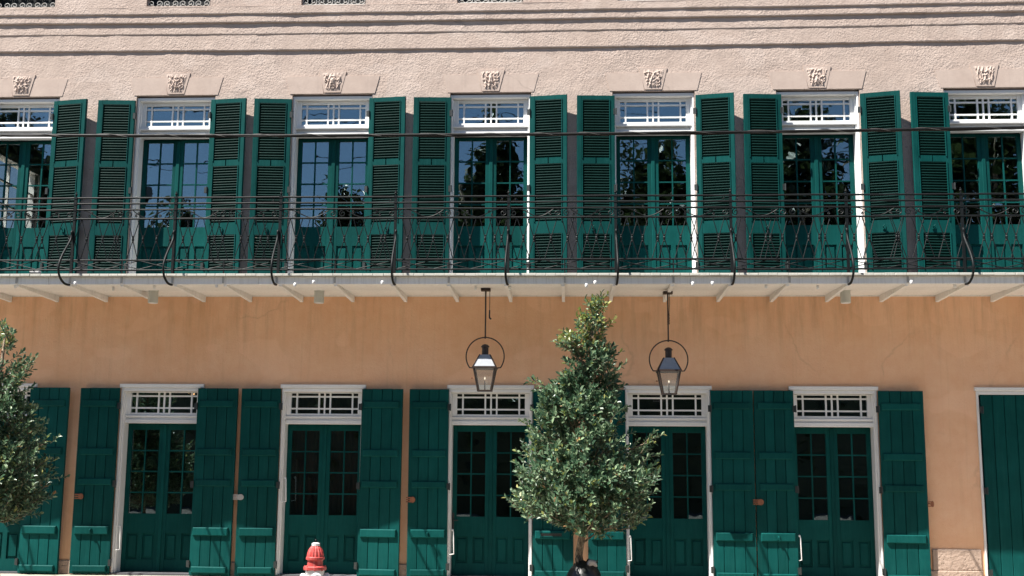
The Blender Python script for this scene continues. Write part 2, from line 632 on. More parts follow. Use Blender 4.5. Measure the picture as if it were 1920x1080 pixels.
# corners and hidden sides of the house
m = MB()
for z0, z1, y0, y1 in ((0.0, 4.5, 0.0, 7.0), (6.9, 10.4, 0.0, 7.0), (4.5, 6.9, 0.0, 2.05), (4.5, 6.9, 3.55, 7.0)):
    m.add([(XL, y0, z0), (XL, y1, z0), (XL, y1, z1), (XL, y0, z1)], [(3, 2, 1, 0)])
m.add([(XL, -0.070, 8.52), (XL, 0, 8.52), (XL, 0, 10.4), (XL, -0.070, 10.4)], [(3, 2, 1, 0)])
m.build('wall', 'stucco_upper', B)
m = MB().add([(XR, 0, 0), (XR, 7, 0), (XR, 7, 10.4), (XR, 0, 10.4)], [(0, 1, 2, 3)])
m.build('wall', 'stucco_upper', B)
m = MB().add([(XL, 7, 0), (XR, 7, 0), (XR, 7, 10.4), (XL, 7, 10.4)], [(3, 2, 1, 0)])
m.build('wall', 'stucco_upper', B)
m = MB().box(XL - 0.1, XR + 0.1, -0.2, 7.1, 10.4, 10.5)
m.build('roof', 'slate', B)


def room(x0, x1, y0, y1, z0, z1, mat, skip=()):
    mb = MB()
    V = [(x0, y0, z0), (x1, y0, z0), (x1, y1, z0), (x0, y1, z0), (x0, y0, z1), (x1, y0, z1), (x1, y1, z1), (x0, y1, z1)]
    F = {'floor': (0, 1, 2, 3), 'ceil': (7, 6, 5, 4), 'right': (1, 5, 6, 2), 'back': (2, 6, 7, 3), 'left': (3, 7, 4, 0)}
    mb.add(V, [f for n, f in F.items() if n not in skip])
    return mb.build('room_interior', mat, B)


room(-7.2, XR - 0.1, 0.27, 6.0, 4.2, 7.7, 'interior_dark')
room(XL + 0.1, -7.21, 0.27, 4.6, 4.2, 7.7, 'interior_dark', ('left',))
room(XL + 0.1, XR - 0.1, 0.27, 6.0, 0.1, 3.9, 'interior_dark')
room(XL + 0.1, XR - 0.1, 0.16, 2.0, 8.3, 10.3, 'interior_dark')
# inner face of the end wall, with the side window one sees through the leftmost upper doorway
m = MB()
xi = XL + 0.101
for z0, z1, y0, y1 in ((4.2, 4.5, 0.27, 4.6), (6.9, 7.7, 0.27, 4.6), (4.5, 6.9, 0.27, 2.05), (4.5, 6.9, 3.55, 4.6)):
    m.add([(xi, y0, z0), (xi, y1, z0), (xi, y1, z1), (xi, y0, z1)], [(0, 1, 2, 3)])
m.build('room_interior', 'interior_pale', B)
sw = MB()
for y0, y1, z0, z1 in ((1.93, 2.07, 4.40, 7.02), (3.53, 3.68, 4.40, 7.02), (2.07, 3.53, 6.86, 7.02), (2.07, 3.53, 4.40, 4.55)):
    sw.box(XL - 0.05, xi + 0.05, y0, y1, z0, z1)
sw.box(XL + 0.01, xi, 2.07, 2.16, 4.55, 6.86)
sw.box(XL + 0.01, xi, 3.44, 3.53, 4.55, 6.86)
sw.box(XL + 0.02, xi - 0.01, 2.16, 3.44, 5.62, 5.69)
side_win = sw.build('window', 'white_paint', B)
sw = MB()
for y in (2.58, 3.01):
    sw.box(XL + 0.03, xi - 0.02, y - 0.014, y + 0.014, 4.55, 6.86)
for z in (5.1, 6.08, 6.48):
    sw.box(XL + 0.032, xi - 0.022, 2.16, 3.44, z - 0.014, z + 0.014)
sw.build('glazing_bars', 'white_paint', side_win)

# plinth blocks at the foot of the lower piers
PIERS = [(-7.765, -6.50), (-5.29, -4.14), (-2.93, -1.73), (-0.52, 0.78), (1.99, 3.095), (4.305, 5.645)]
for a, b in PIERS:
    m = MB()
    m.cbox(a + 0.02, b - 0.02, -0.03, 0.0, 0.12, 0.315, 0.01)
    m.build('plinth', 'plinth_render', B)
m = MB()
m.cbox(4.96, 5.62, -0.022, 0.0, 0.318, 0.60, 0.008)
m.build('plinth_course', 'plinth_render', B)

# ------------------------------------------------------------------ lintels and carved keystones
for i, c in enumerate(UP):
    zb, zt = 7.178, 7.452
    for s in (-1, 1):
        pts = [(c + s * 0.132, zb), (c + s * 0.642, zb), (c + s * 0.712, zt), (c + s * 0.183, zt)]
        if s < 0:
            pts = pts[::-1]
        m = MB().prism(pts, -0.004 - 0.0015 * (i % 3), 0.03)
        m.build('lintel', 'lintel_stone', B)
    kx = c
    m = MB().prism([(kx - 0.126, 7.195), (kx + 0.126, 7.195), (kx + 0.206, 7.525), (kx - 0.206, 7.525)], -0.011, 0.03)
    key = m.build('keystone', 'lintel_stone', B)
    # carved mask of leaves: real relief
    m = MB()
    nx, nz = 34, 34
    for a in range(nx + 1):
        for b in range(nz + 1):
            u, w = a / nx * 2 - 1, b / nz
            half = (0.102 + 0.064 * w)
            x, z = kx + u * half, 7.218 + 0.285 * w
            au = abs(u) + 0.12 * noise.noise((u * 1.5, w * 2, i * 2.2))
            rim = min(1.0, (1 - abs(u)) * 4) * min(1.0, w * 6) * min(1.0, (1 - w) * 6)
            rid = 1 - abs(noise.noise((au * 4.2 + i * 3.7, w * 5.5 + i, 0.5 + u * 0.3))) * 3.2
            leaf = 1 - abs(math.sin(7.5 * au + (4.0 + i % 3) * w + i * 1.3)) * 1.3
            hgt = max(0, rid) * 0.55 + max(0, leaf) * 0.45
            nose = math.exp(-((u / 0.22) ** 2 + ((w - 0.48) / 0.25) ** 2)) * 0.45
            h = 0.027 * rim * (hgt + nose)
            m.v.append((x, -0.0112 - h, z))
    for a in range(nx):
        for b in range(nz):
            q = a * (nz + 1) + b
            m.f.append((q, q + nz + 1, q + nz + 2, q + 1))
    m.build('carving', 'lintel_stone', key)

# ------------------------------------------------------------------ doorways
PANE_CACHE = {}


def pane_mesh(w, h):
    key = (round(w, 3), round(h, 3))
    if key not in PANE_CACHE:
        me = MB().box(-w / 2, w / 2, -0.002, 0.002, -h / 2, h / 2).mesh('pane')
        PANE_CACHE[key] = me
    return PANE_CACHE[key]


def transom(c, y, z0, z1, half, ftop, fbot, outer, bottom_bar):
    """white transom light with its typical grid of narrow and wide panes"""
    m = MB()
    m.cbox(c - outer, c - half, y - 0.03, y + 0.03, fbot, ftop, 0.006)
    m.cbox(c + half, c + outer, y - 0.03, y + 0.03, fbot, ftop, 0.006)
    m.cbox(c - half, c + half, y - 0.028, y + 0.03, z1, ftop, 0.006)
    m.cbox(c - half, c + half, y - 0.028, y + 0.03, fbot, z0, 0.006)
    t = m.build('transom_window', 'white_paint', B)
    # moulded bar between transom and doors
    for (a, b, dy) in bottom_bar:
        mm = MB()
        mm.cbox(c - outer, c + outer, y + dy, y + 0.05, a, b, 0.006)
        mm.build('transom_bar', 'white_paint', t)
    g = MB()
    vx = [-0.405, -0.082, 0.0, 0.082, 0.405]
    hz = [z0 + 0.24 * (z1 - z0), z0 + 0.83 * (z1 - z0)]
    bw = 0.0115
    for x in vx:
        g.box(c + x - bw, c + x + bw, y - 0.018, y + 0.012, z0, z1)
    for z in hz:
        g.box(c - half, c + half, y - 0.0165, y + 0.0105, z - bw, z + bw)
    g.build('glazing_bars', 'white_paint', t)
    xs = [-half] + vx + [half]
    zs = [z0] + hz + [z1]
    small = MB()
    for i in range(6):
        for j in range(3):
            x0, x1, a, b = c + xs[i], c + xs[i + 1], zs[j], zs[j + 1]
            if j == 1 and i in (1, 4):
                link('pane', pane_mesh(x1 - x0, b - a), 'window_glass', t, ((x0 + x1) / 2, y + 0.002, (a + b) / 2), (R(rnd.uniform(-.5, .5)), 0, R(rnd.uniform(-.5, .5))))
            else:
                small.box(x0, x1, y - 0.001, y + 0.003, a, b)
    tag(small.build('small_panes', 'window_glass', t), kind='stuff')
    return t


def door_leaf(x0, x1, y, z0, z1, g0, g1, p0, p1, handle=0, tilt=0.0):
    """half-glazed door leaf: frame with two small raised panels, 2 x 4 panes"""
    m = MB()
    th = 0.045
    w = x1 - x0
    st = 0.080
    gx0, gx1 = x0 + st, x1 - st
    m.cbox(x0, gx0, y, y + th, z0, z1, 0.004)
    m.cbox(gx1, x1, y, y + th, z0, z1, 0.004)
    m.box(gx0, gx1, y + 0.001, y + th, g1, z1)
    m.box(gx0, gx1, y + 0.001, y + th, p1, g0)
    m.box(gx0, gx1, y + 0.001, y + th, z0, p0)
    mid = (gx0 + gx1) / 2
    m.box(mid - 0.035, mid + 0.035, y + 0.001, y + th, p0, p1)
    d = m.build('door', 'green_paint', B)
    for a, b in ((gx0, mid - 0.035), (mid + 0.035, gx1)):
        q = MB()
        q.box(a, b, y + 0.026, y + 0.04, p0, p1)
        q.cbox(a + 0.022, b - 0.022, y + 0.012, y + 0.026, p0 + 0.03, p1 - 0.03, 0.010)
        q.build('panel', 'green_paint', d)
    g = MB()
    bw = 0.0095
    g.box(mid - bw, mid + bw, y + 0.006, y + 0.038, g0, g1)
    hs = [g0 + (g1 - g0) * i / 4 for i in range(5)]
    for z in hs[1:4]:
        g.box(gx0, gx1, y + 0.008, y + 0.036, z - bw, z + bw)
    g.build('glazing_bars', 'green_paint', d)
    for i in range(2):
        a, b = (gx0, mid - bw) if i == 0 else (mid + bw, gx1)
        for j in range(4):
            e, f = hs[j] + (bw if j else 0), hs[j + 1] - (bw if j < 3 else 0)
            link('pane', pane_mesh(b - a, f - e), 'window_glass', d, ((a + b) / 2, y + 0.022, (e + f) / 2),
                 (R(rnd.uniform(-.35, .35)), 0, R(tilt + rnd.uniform(-.3, .3))))
    if handle:
        q = MB()
        hx = x1 - 0.03 if handle > 0 else x0 + 0.03
        q.box(hx - 0.018, hx + 0.018, y - 0.006, y, g0 - 0.18, g0 + 0.05)
        q.tube([(hx, y - 0.004, g0 - 0.05), (hx, y - 0.045, g0 - 0.05), (hx + (0.08 if handle > 0 else -.08) * -1, y - 0.05, g0 - 0.05)], 0.009, 6)
        q.build('handle', 'dark_hinge', d)
    return d


def casing(c, half, z0, z1, yf, yb, cap=None):
    m = MB()
    jw = 0.03
    m.cbox(c - half, c - half + jw, yf, yb, z0, z1, 0.006)
    m.cbox(c + half - jw, c + half, yf, yb, z0, z1, 0.006)
    m.cbox(c - half + jw, c + half - jw, yf + 0.002, yb, z1 - 0.05, z1, 0.006)
    o = m.build('door_frame', 'white_paint', B)
    q = MB()
    # inner bead
    q.box(c - half + jw, c - half + jw + 0.02, yf + 0.05, yb - 0.002, z0, z1 - 0.05)
    q.box(c + half - jw - 0.02, c + half - jw, yf + 0.05, yb - 0.002, z0, z1 - 0.05)
    q.build('frame_bead', 'white_paint', o)
    if cap:
        q = MB()
        q.cbox(c - half - 0.02, c + half + 0.02, yf - 0.02, yf + 0.03, z1 + 0.001, z1 + cap, 0.006)
        q.build('frame_cap', 'white_paint', o)
    return o


for i, c in enumerate(UP):
    yd = 0.235
    casing(c, 0.60, Z_FLOOR, 7.150, 0.03, 0.255)
    transom(c, 0.14, 6.732, 7.045, 0.485, 7.098, 6.695, 0.567,
            [(6.545, 6.60, -0.055), (6.601, 6.655, -0.02), (6.656, 6.694, -0.075)])
    tl = rnd.uniform(-.2, .2)
    for s in (-1, 1):
        x0, x1 = (c - 0.566, c - 0.002) if s < 0 else (c + 0.002, c + 0.566)
        door_leaf(x0, x1, yd, Z_FLOOR + 0.015, 6.543, 5.19, 6.508, 4.53, 4.90, tilt=tl)
    m = MB()
    m.cbox(c - 0.028, c + 0.028, yd - 0.014, yd - 0.001, Z_FLOOR + 0.02, 6.53, 0.006)
    m.build('astragal', 'green_paint', B)
    m = MB().box(c - 0.60, c + 0.60, -0.03, 0.26, Z_FLOOR - 0.02, Z_FLOOR + 0.012)
    m.build('threshold', 'cream_paint', B)

for i, c in enumerate(LO):
    yd = 0.20 if i else 0.02
    casing(c, 0.60, 0.13, 2.765, -0.022, 0.25, cap=0.055)
    ty = 0.11
    transom(c, ty, 2.408, 2.70, 0.487, 2.712, 2.375, 0.567,
            [(2.256, 2.315, -0.05), (2.316, 2.34, -0.035), (2.341, 2.374, -0.05)])
    for s in (-1, 1):
        x0, x1 = (c - 0.566, c - 0.002) if s < 0 else (c + 0.002, c + 0.566)
        door_leaf(x0, x1, yd, 0.15, 2.254, 0.965, 2.165, 0.32, 0.69, handle=(-1 if (s < 0 and i == 3) else 0), tilt=rnd.uniform(-.4, .4))
    m = MB()
    m.cbox(c - 0.028, c + 0.028, yd - 0.014, yd - 0.001, 0.155, 2.24, 0.006)
    m.build('astragal', 'green_paint', B)
    m = MB().box(c - 0.60, c + 0.60, -0.04, 0.25, 0.118, 0.148)
    m.build('threshold', 'slate', B)

# white stay hooks hanging on the left jambs of the lower doorways
for x, z in ((-6.385, 0.80), (-4.03, 1.49), (-1.635, 0.79), (0.835, 0.73), (3.16, 0.76)):
    m = MB()
    m.tube([(x, -0.01, z), (x, -0.06, z + 0.01), (x + 0.012, -0.065, z - 0.02), (x + 0.02, -0.06, z - 0.30), (x + 0.022, -0.055, z - 0.325), (x - 0.04, -0.05, z - 0.335)], 0.0075, 6)
    m.ball((x, -0.06, z), 0.016)
    m.build('stay_hook', 'white_paint', B, smooth=True)

# ------------------------------------------------------------------ upper louvred shutters
SW, SH = 0.555, 7.085 - 4.262
ZB = 4.262
PAN = [(6.14, 7.02, 22), (5.19, 6.05, 22), (4.49, 5.01, 13)]
STL = 0.070


def slat_mesh(w):
    # a tilted slat: the edge facing the street is the higher one
    a = R(38)
    dy, dz = 0.0215 * math.cos(a), 0.0215 * math.sin(a)
    ty, tz = 0.0040 * math.sin(a), 0.0040 * math.cos(a)
    q = [(-dy - ty, dz - tz), (-dy + ty, dz + tz + 0.001), (dy + ty, -dz + tz), (dy - ty, -dz - tz)]
    mb = MB()
    vs = [(-w / 2, y, z) for y, z in q] + [(w / 2, y, z) for y, z in q]
    mb.add(vs, [(0, 1, 2, 3), (7, 6, 5, 4), (0, 4, 5, 1), (1, 5, 6, 2), (2, 6, 7, 3), (3, 7, 4, 0)])
    return mb


SLW = SW - 2 * STL
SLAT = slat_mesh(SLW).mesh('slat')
SLAT.materials.append(MATS['slat_shaded_green'])


def louvre_frame(side):
    """side +1: hinge at x=0 and leaf towards +x"""
    m = MB()
    y0, y1 = -0.042, 0.0
    X = lambda a, b: (a, b) if side > 0 else (-b, -a)
    zt = SH
    for a, b in ((0, STL), (SW - STL, SW)):
        m.cbox(*X(a, b), y0, y1, 0, zt, 0.004)
    rails = [(0, PAN[2][0] - ZB), (PAN[2][1] - ZB, PAN[1][0] - ZB), (PAN[0][1] - ZB, zt)]
    for a, b in rails:
        m.box(*X(STL, SW - STL), y0 + 0.002, y1, a, b)
    a, b = PAN[1][1] - ZB, PAN[0][0] - ZB
    mid = SW / 2
    m.box(*X(STL, mid - 0.008), y0 + 0.002, y1, a, b)
    m.box(*X(mid + 0.008, SW - STL), y0 + 0.002, y1, a, b)
    m.box(*X(mid - 0.008, mid + 0.008), y1 - 0.012, y1 - 0.001, a, b)
    return m.mesh('shutter')


def louvre_beads(side):
    m = MB()
    X = lambda a, b: (a, b) if side > 0 else (-b, -a)
    for z0, z1, n in PAN:
        for a in (STL + 0.001, SW - STL - 0.012):
            m.box(*X(a, a + 0.011), -0.052, -0.02, z0 - ZB - 0.012, z1 - ZB + 0.004)
    return m.mesh('bead')


LF = {1: louvre_frame(1), -1: louvre_frame(-1)}
LBD = {1: louvre_beads(1), -1: louvre_beads(-1)}
for d in (LF, LBD):
    for q in d.values():
        q.materials.append(MATS['green_paint'])

# (inner edge x, side, stand-off of the outer edge, sag of the outer edge, slats as single parts?)
ULV = [(-8.935, -1, 0.03, 0.00, 0), (-7.773, 1, 0.105, -0.010, 0), (-6.531, -1, 0.035, 0.001, 0), (-5.363, 1, 0.07, -0.010, 0),
       (-4.144, -1, 0.045, -0.012, 0), (-2.970, 1, 0.065, -0.030, 0), (-1.752, -1, 0.03, -0.028, 0), (-0.579, 1, 0.075, -0.024, 0),
       (0.664, -1, 0.03, -0.012, 1), (1.851, 1, 0.105, -0.024, 1), (3.091, -1, 0.04, 0.012, 1), (4.235, 1, 0.135, -0.012, 1), (5.489, -1, 0.05, -0.008, 1)]
rest = MB()
hinge_m = MB()
hinge_m.box(-0.028, 0.012, -0.052, -0.043, -0.045, 0.045)
hinge_m.tube([(0.012, -0.052, -0.05), (0.012, -0.052, 0.05)], 0.011, 6)
HINGE = hinge_m.mesh('hinge')
HINGE.materials.append(MATS['dark_hinge'])
latch_m = MB()
latch_m.box(-0.02, 0.02, -0.056, -0.043, -0.03, 0.03)
latch_m.tube([(-0.012, -0.055, 0.01), (-0.012, -0.085, 0.01), (0.012, -0.085, 0.035)], 0.008, 6)
LATCH = latch_m.mesh('latch')
LATCH.materials.append(MATS['green_paint'])
for x, sd, off, sag, single in ULV:
    sh = link('shutter', LF[sd], None, B, (x, -0.022, ZB + rnd.uniform(-.004, .004)), (0, R(0), 0))
    yaw = math.asin(off / SW) * (-1 if sd > 0 else 1)
    tilt = R(rnd.uniform(-.12, .12))
    sh.rotation_euler = (0, (-tilt if sd > 0 else tilt), yaw)
    link('bead', LBD[sd], None, sh)
    bpy.context.view_layer.update()
    for z0, z1, n in PAN:
        for q in range(n):
            z = z0 - ZB + (q + 0.5) * (z1 - z0) / n
            rx = R(rnd.gauss(0, 1.4) if rnd.random() > 0.03 else rnd.gauss(0, 9))
            ry = R(rnd.gauss(0, 0.25))
            if single:
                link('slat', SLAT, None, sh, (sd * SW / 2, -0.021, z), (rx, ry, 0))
            else:
                mw = sh.matrix_basis @ Matrix.Translation((sd * SW / 2, -0.021, z)) @ Matrix.Rotation(ry, 4, 'Y') @ Matrix.Rotation(rx, 4, 'X')
                rest.add([tuple(mw @ Vector(v.co)) for v in SLAT.vertices], [tuple(p.vertices) for p in SLAT.polygons])
    for z in (6.84, 5.69, 4.55):
        link('hinge', HINGE, None, sh, (-0.008 * sd, 0.0, z - ZB), (0, 0, 0) if sd < 0 else (0, 0, 0))
    if rnd.random() < 0.7:
        link('latch', LATCH, None, sh, (sd * (SW * 0.5 + rnd.uniform(-.03, .06)), 0, 5.08 - ZB))
tag(rest.build('slats', 'slat_shaded_green', B), kind='stuff')

# ------------------------------------------------------------------ lower batten shutters
BATT = [(2.487, 2.585, 0.022), (1.797, 1.898, 0.022), (1.370, 1.466, 0.022), (0.680, 0.795, 0.034), (0.165, 0.255, 0.034)]
LSH = [(-7.822, 1, 0.60, 0.05, -0.004), (-6.501, -1, 0.565, 0.02, -0.010), (-5.348, 1, 0.598, 0.05, -0.012), (-4.133, -1, 0.562, 0.03, -0.012),
       (-2.966, 1, 0.598, 0.06, -0.022), (-1.708, -1, 0.560, 0.03, -0.010), (-0.514, 1, 0.568, 0.03, 0.0), (0.785, -1, 0.530, 0.02, 0.0),
       (1.982, 1, 0.585, 0.03, 0.0), (3.134, -1, 0.555, 0.03, 0.0), (4.302, 1, 0.605, 0.04, -0.008)]


def batten_leaf(x, sd, w, off, sag, zb=0.135, zt=2.757, y=-0.028, mail=False, parts=True):
    h = zt - zb
    core = MB()
    X = lambda a, b: (a, b) if sd > 0 else (-b, -a)
    core.box(*X(0.002, w - 0.002), -0.020, 0.0, 0.002, h - 0.002)
    yaw = math.asin(off / w) * (-1 if sd > 0 else 1)
    tl = R(rnd.uniform(-.12, .12)) + math.atan(sag / w) * 0.1
    sh = core.build('shutter', 'green_paint', B, (x, y, zb), (0, (-tl if sd > 0 else tl), yaw))
    n = 4
    pw = w / n
    for i in range(n):
        a = i * pw + (0.003 if i else 0)
        b = (i + 1) * pw - (0.003 if i < n - 1 else 0)
        dy = rnd.uniform(-0.0015, 0.0015)
        p = MB()
        p.cbox(*X(a, b), -0.044 + dy, -0.0205, rnd.uniform(0, .003), h - rnd.uniform(0, .003), 0.005)
        p.build('plank', 'green_paint', sh)
    if not parts:
        return sh
    in0, in1 = 0.035, w - 0.045
    for a, b, t in BATT:
        p = MB()
        dz = rnd.uniform(-.004, .004)
        p.cbox(*X(in0, in1), -0.044 - t, -0.0435, a - zb + dz, b - zb + dz, 0.012)
        bt = p.build('batten', 'green_paint', sh)
        if mail and 0.6 < a < 0.7:
            q = MB()
            q.box(*X(0.12, w - 0.16), -0.046 - t, -0.044 - t - 0.0005, a - zb + 0.045, a - zb + 0.085)
            q.build('mail_slot', 'black_plastic', bt)
            q = MB()
            q.box(*X(0.105, w - 0.145), -0.052 - t, -0.0445 - t, a - zb + 0.034, a - zb + 0.045)
            q.box(*X(0.105, w - 0.145), -0.052 - t, -0.0445 - t, a - zb + 0.085, a - zb + 0.096)
            q.build('mail_slot_rim', 'green_paint', bt)
    for z in (2.50, 1.39, 0.29):
        q = link('hinge', HINGE, None, sh, (-0.012 * sd, -0.004, z - zb))
    return sh


for i, (x, sd, w, off, sag) in enumerate(LSH):
    sh = batten_leaf(x, sd, w, off, sag, mail=(i == 6))
    if i in (1, 5, 9):
        q = MB()
        q.box(-0.018, 0.018, -0.094, -0.0785, -0.03, 0.03)
        q.tube([(0, -0.09, 0.015), (0, -0.125, 0.0), (0.012, -0.125, -0.04)], 0.011, 6)
        q.build('ring_pull', 'green_paint', sh, (sd * w * 0.5, 0, 0.74 - 0.135))

# closed batten shutters in the doorway at the right
casing(6.36, 0.695, 0.13, 2.765, -0.022, 0.25, cap=0.05)
batten_leaf(5.722, 1, 0.635, 0.001, 0, zt=2.714, y=0.03, parts=False)
sh = batten_leaf(6.998, -1, 0.635, 0.001, 0, zt=2.714, y=0.03, parts=False)
for z in (2.50, 1.39, 0.29):
    link('hinge', HINGE, None, B, (5.722, -0.005, z))

# iron shutter dogs on the piers
for x, z, w, mat in ((-6.99, 1.21, 0.11, 'rust_iron'), (-4.685, 1.22, 0.15, 'zinc'), (-2.235, 1.205, 0.11, 'rust_iron'), (2.60, 1.215, 0.13, 'rust_iron'), (4.93, 1.21, 0.06, 'rust_iron')):
    m = MB()
    pts = []
    for a in range(14):
        t = 2 * math.pi * a / 14
        pts.append((x + 0.035 + w * 0.33 * math.cos(t), z + 0.042 * math.sin(t)))
    m.prism(pts, -0.118, -0.102)
    for dz in (-0.028, 0.0, 0.028):
        m.box(x - w * 0.52, x + 0.02, -0.116, -0.104, z + dz - 0.008, z + dz + 0.008)
    m.tube([(x + 0.02, -0.11, z), (x + 0.02, 0.02, z)], 0.012, 6)
    m.build('shutter_dog', mat, B)

# ------------------------------------------------------------------ balcony
YF = -1.255
m = MB()
m.box(XL + 0.05, XR - 0.05, YF - 0.045, -0.018, Z_FLOOR - 0.036, Z_FLOOR)
balc = m.build('balcony', 'weathered_cream', B)
m = MB().box(XL + 0.06, XR - 0.06, YF - 0.03, -0.035, Z_FLOOR + 0.0005, Z_FLOOR + 0.004)
m.build('deck_bounce_cut', 'deck_grey', balc)  # unseen dark sheet, added to cut light bounced up at the shutters
# floor boards seen end-on as a broken nosing line
x = XL + 0.05
m = MB()
while x < XR - 0.3:
    w = rnd.uniform(0.12, 0.15)
    m.cbox(x + 0.002, x + w - 0.002, YF - 0.045 - rnd.uniform(0.004, 0.012), YF - 0.0455, Z_FLOOR - 0.034 + rnd.uniform(-.002, .002), Z_FLOOR - 0.002 + rnd.uniform(-.003, .003), 0.004)
    x += w
tag(m.build('floor_board_ends', 'weathered_cream', balc), kind='stuff')
xs = [XL + 0.06, -7.1, -4.2, -1.32, 1.6, 4.5, XR - 0.06]
for a, b in zip(xs[:-1], xs[1:]):
    m = MB()
    m.cbox(a + 0.0015, b - 0.0015, YF + 0.0, YF + 0.045, 4.085, Z_FLOOR - 0.037, 0.004)
    m.build('fascia_board', 'cream_paint', balc)
ys = [YF + 0.046, -0.93, -0.62, -0.31, -0.02]
for j in range(4):
    zo = (0.0, 0.004, 0.016, 0.020)[j]
    m = MB()
    m.box(XL + 0.06, XR - 0.06, ys[j] + 0.002, ys[j + 1] - 0.002, 4.094 + zo, 4.12 + zo)
    m.build('soffit_board', 'cream_paint', balc)
JOIST = [-8.255, -7.545, -6.806, -6.08, -5.345, -4.656, -3.899, -3.146, -2.373, -1.619, -0.845, -0.086, 0.592, 1.362, 2.121, 2.877, 3.658, 4.421, 5.202, 5.965, 6.73, 7.5, 8.25]
jm = MB()
t = 0.022
pr = [(0.03, 4.018), (-0.10, 4.026), (YF + 0.02, 4.062), (YF + 0.02, 4.11), (0.03, 4.135)]
vs = [(-t, y, z) for y, z in pr] + [(t, y, z) for y, z in pr]
jm.add(vs, [(0, 1, 2, 3, 4), (9, 8, 7, 6, 5)] + [(i, 5 + i, 5 + (i + 1) % 5, (i + 1) % 5) for i in range(5)])
JM = jm.mesh('bracket')
JM.materials.append(MATS['cream_paint'])
for x in JOIST:
    link('bracket', JM, None, balc, (x, 0, 0))
# ledger strip at the wall
m = MB().box(XL + 0.06, XR - 0.06, -0.018, 0.01, 4.10, 4.135)
m.build('ledger', 'cream_paint', balc)

# ------------------------------------------------------------------ railing
POSTS = [-9.72, -8.25, -6.797, -5.376, -3.947, -2.336, -0.821, 0.622, 2.142, 3.659, 5.168, 6.68, 8.2]
MIDS = [-8.98, -7.544, -6.081, -4.678, -3.156, -1.615, -0.062, 1.377, 2.899, 4.432, 5.93, 7.4]
YR = YF - 0.01
rail = empty('railing', (0, 0, 0))
rail.parent = B
x0, x1 = POSTS[0], POSTS[-1]


def wob(x, s, a=0.004):
    return a * noise.noise((x * 0.9, s, 1.3)) + 0.5 * a * noise.noise((x * 2.7, s, 4.3))


for z, r in ((5.285, 0.0132), (5.204, 0.0132), (5.119, 0.012), (4.991, 0.0132), (4.418, 0.0132), (4.284, 0.0132)):
    m = MB()
    n = 90
    m.tube([(x0 + (x1 - x0) * i / n, YR + wob(i * 0.2, z), z + wob(i * 0.2, z + 9, 0.006)) for i in range(n + 1)], r, 6)
    m.build('rail', 'iron_paint', rail, smooth=True)
pm = MB()
pm.box(-0.017, 0.017, -0.017, 0.017, Z_FLOOR - 0.03, 5.30)
pm.tube([(0, 0, 5.30), (0, 0, 5.325)], 0.010, 6)
pm.ball((0, 0, 5.338), 0.019)
pm.ball((0, 0, 5.366), 0.010)
for z in (5.285, 5.204, 5.119, 4.991):
    pm.box(-0.022, 0.022, -0.022, 0.022, z - 0.012, z + 0.012)
PM = pm.mesh('post')
PM.materials.append(MATS['iron_paint'])
# curved outer stay of each post
bm_ = MB()
pts = []
CTL = [(0.012, 4.80), (-0.020, 4.815), (-0.035, 4.795), (-0.028, 4.76), (-0.045, 4.70), (-0.10, 4.62), (-0.185, 4.52), (-0.265, 4.41), (-0.315, 4.31), (-0.318, 4.22), (-0.27, 4.14), (-0.17, 4.085), (-0.08, 4.072), (0.0, 4.078)]
for i in range(len(CTL) - 1):
    p0 = CTL[max(0, i - 1)]
    p1, p2 = CTL[i], CTL[i + 1]
    p3 = CTL[min(len(CTL) - 1, i + 2)]
    for q in range(4):
        t = q / 4
        f = lambda a, b, c, d: 0.5 * (2 * b + (c - a) * t + (2 * a - 5 * b + 4 * c - d) * t * t + (3 * b - a - 3 * c + d) * t ** 3)
        pts.append((0, f(p0[0], p1[0], p2[0], p3[0]), f(p0[1], p1[1], p2[1], p3[1])))
pts.append((0, *CTL[-1]))
bm_.tube(pts, 0.0155, 8)
BM = bm_.mesh('stay', True)
BM.materials.append(MATS['iron_paint'])
for x in POSTS:
    link('post', PM, None, rail, (x, YR, 0), (0, R(rnd.uniform(-.25, .25)), 0))
    link('stay', BM, None, rail, (x, YR - 0.005, 0), (0, 0, R(rnd.uniform(-3, 3))))
# short straps that carry posts and mid supports on the fascia
sm = MB()
sm.cbox(-0.013, 0.013, -0.014, 0.0, 4.10, 4.195, 0.003)
STRAP = sm.mesh('strap')
STRAP.materials.append(MATS['zinc'])
sm = MB()
sm.lathe([(0.012, 4.045), (0.019, 4.05), (0.021, 4.085), (0.014, 4.10)], 10, 0, -0.035)
NUB = sm.mesh('strap_foot', True)
NUB.materials.append(MATS['white_paint'])
for x in POSTS[1:] + MIDS:
    s = link('strap', STRAP, None, balc, (x, YF - 0.001, 0))
    link('strap_foot', NUB, None, rail, (x, YF - 0.012, 0), (R(rnd.uniform(-5, 5)), R(rnd.uniform(-6, 6)), 0))
m = MB()
m.box(-0.008, 0.008, -0.008, 0.008, Z_FLOOR - 0.03, 4.42)
MS = m.mesh('foot_bar')
MS.materials.append(MATS['iron_paint'])
for x in MIDS:
    link('foot_bar', MS, None, rail, (x, YR, 0))
# crossed lattice bars with a collar at each crossing
XB = {}


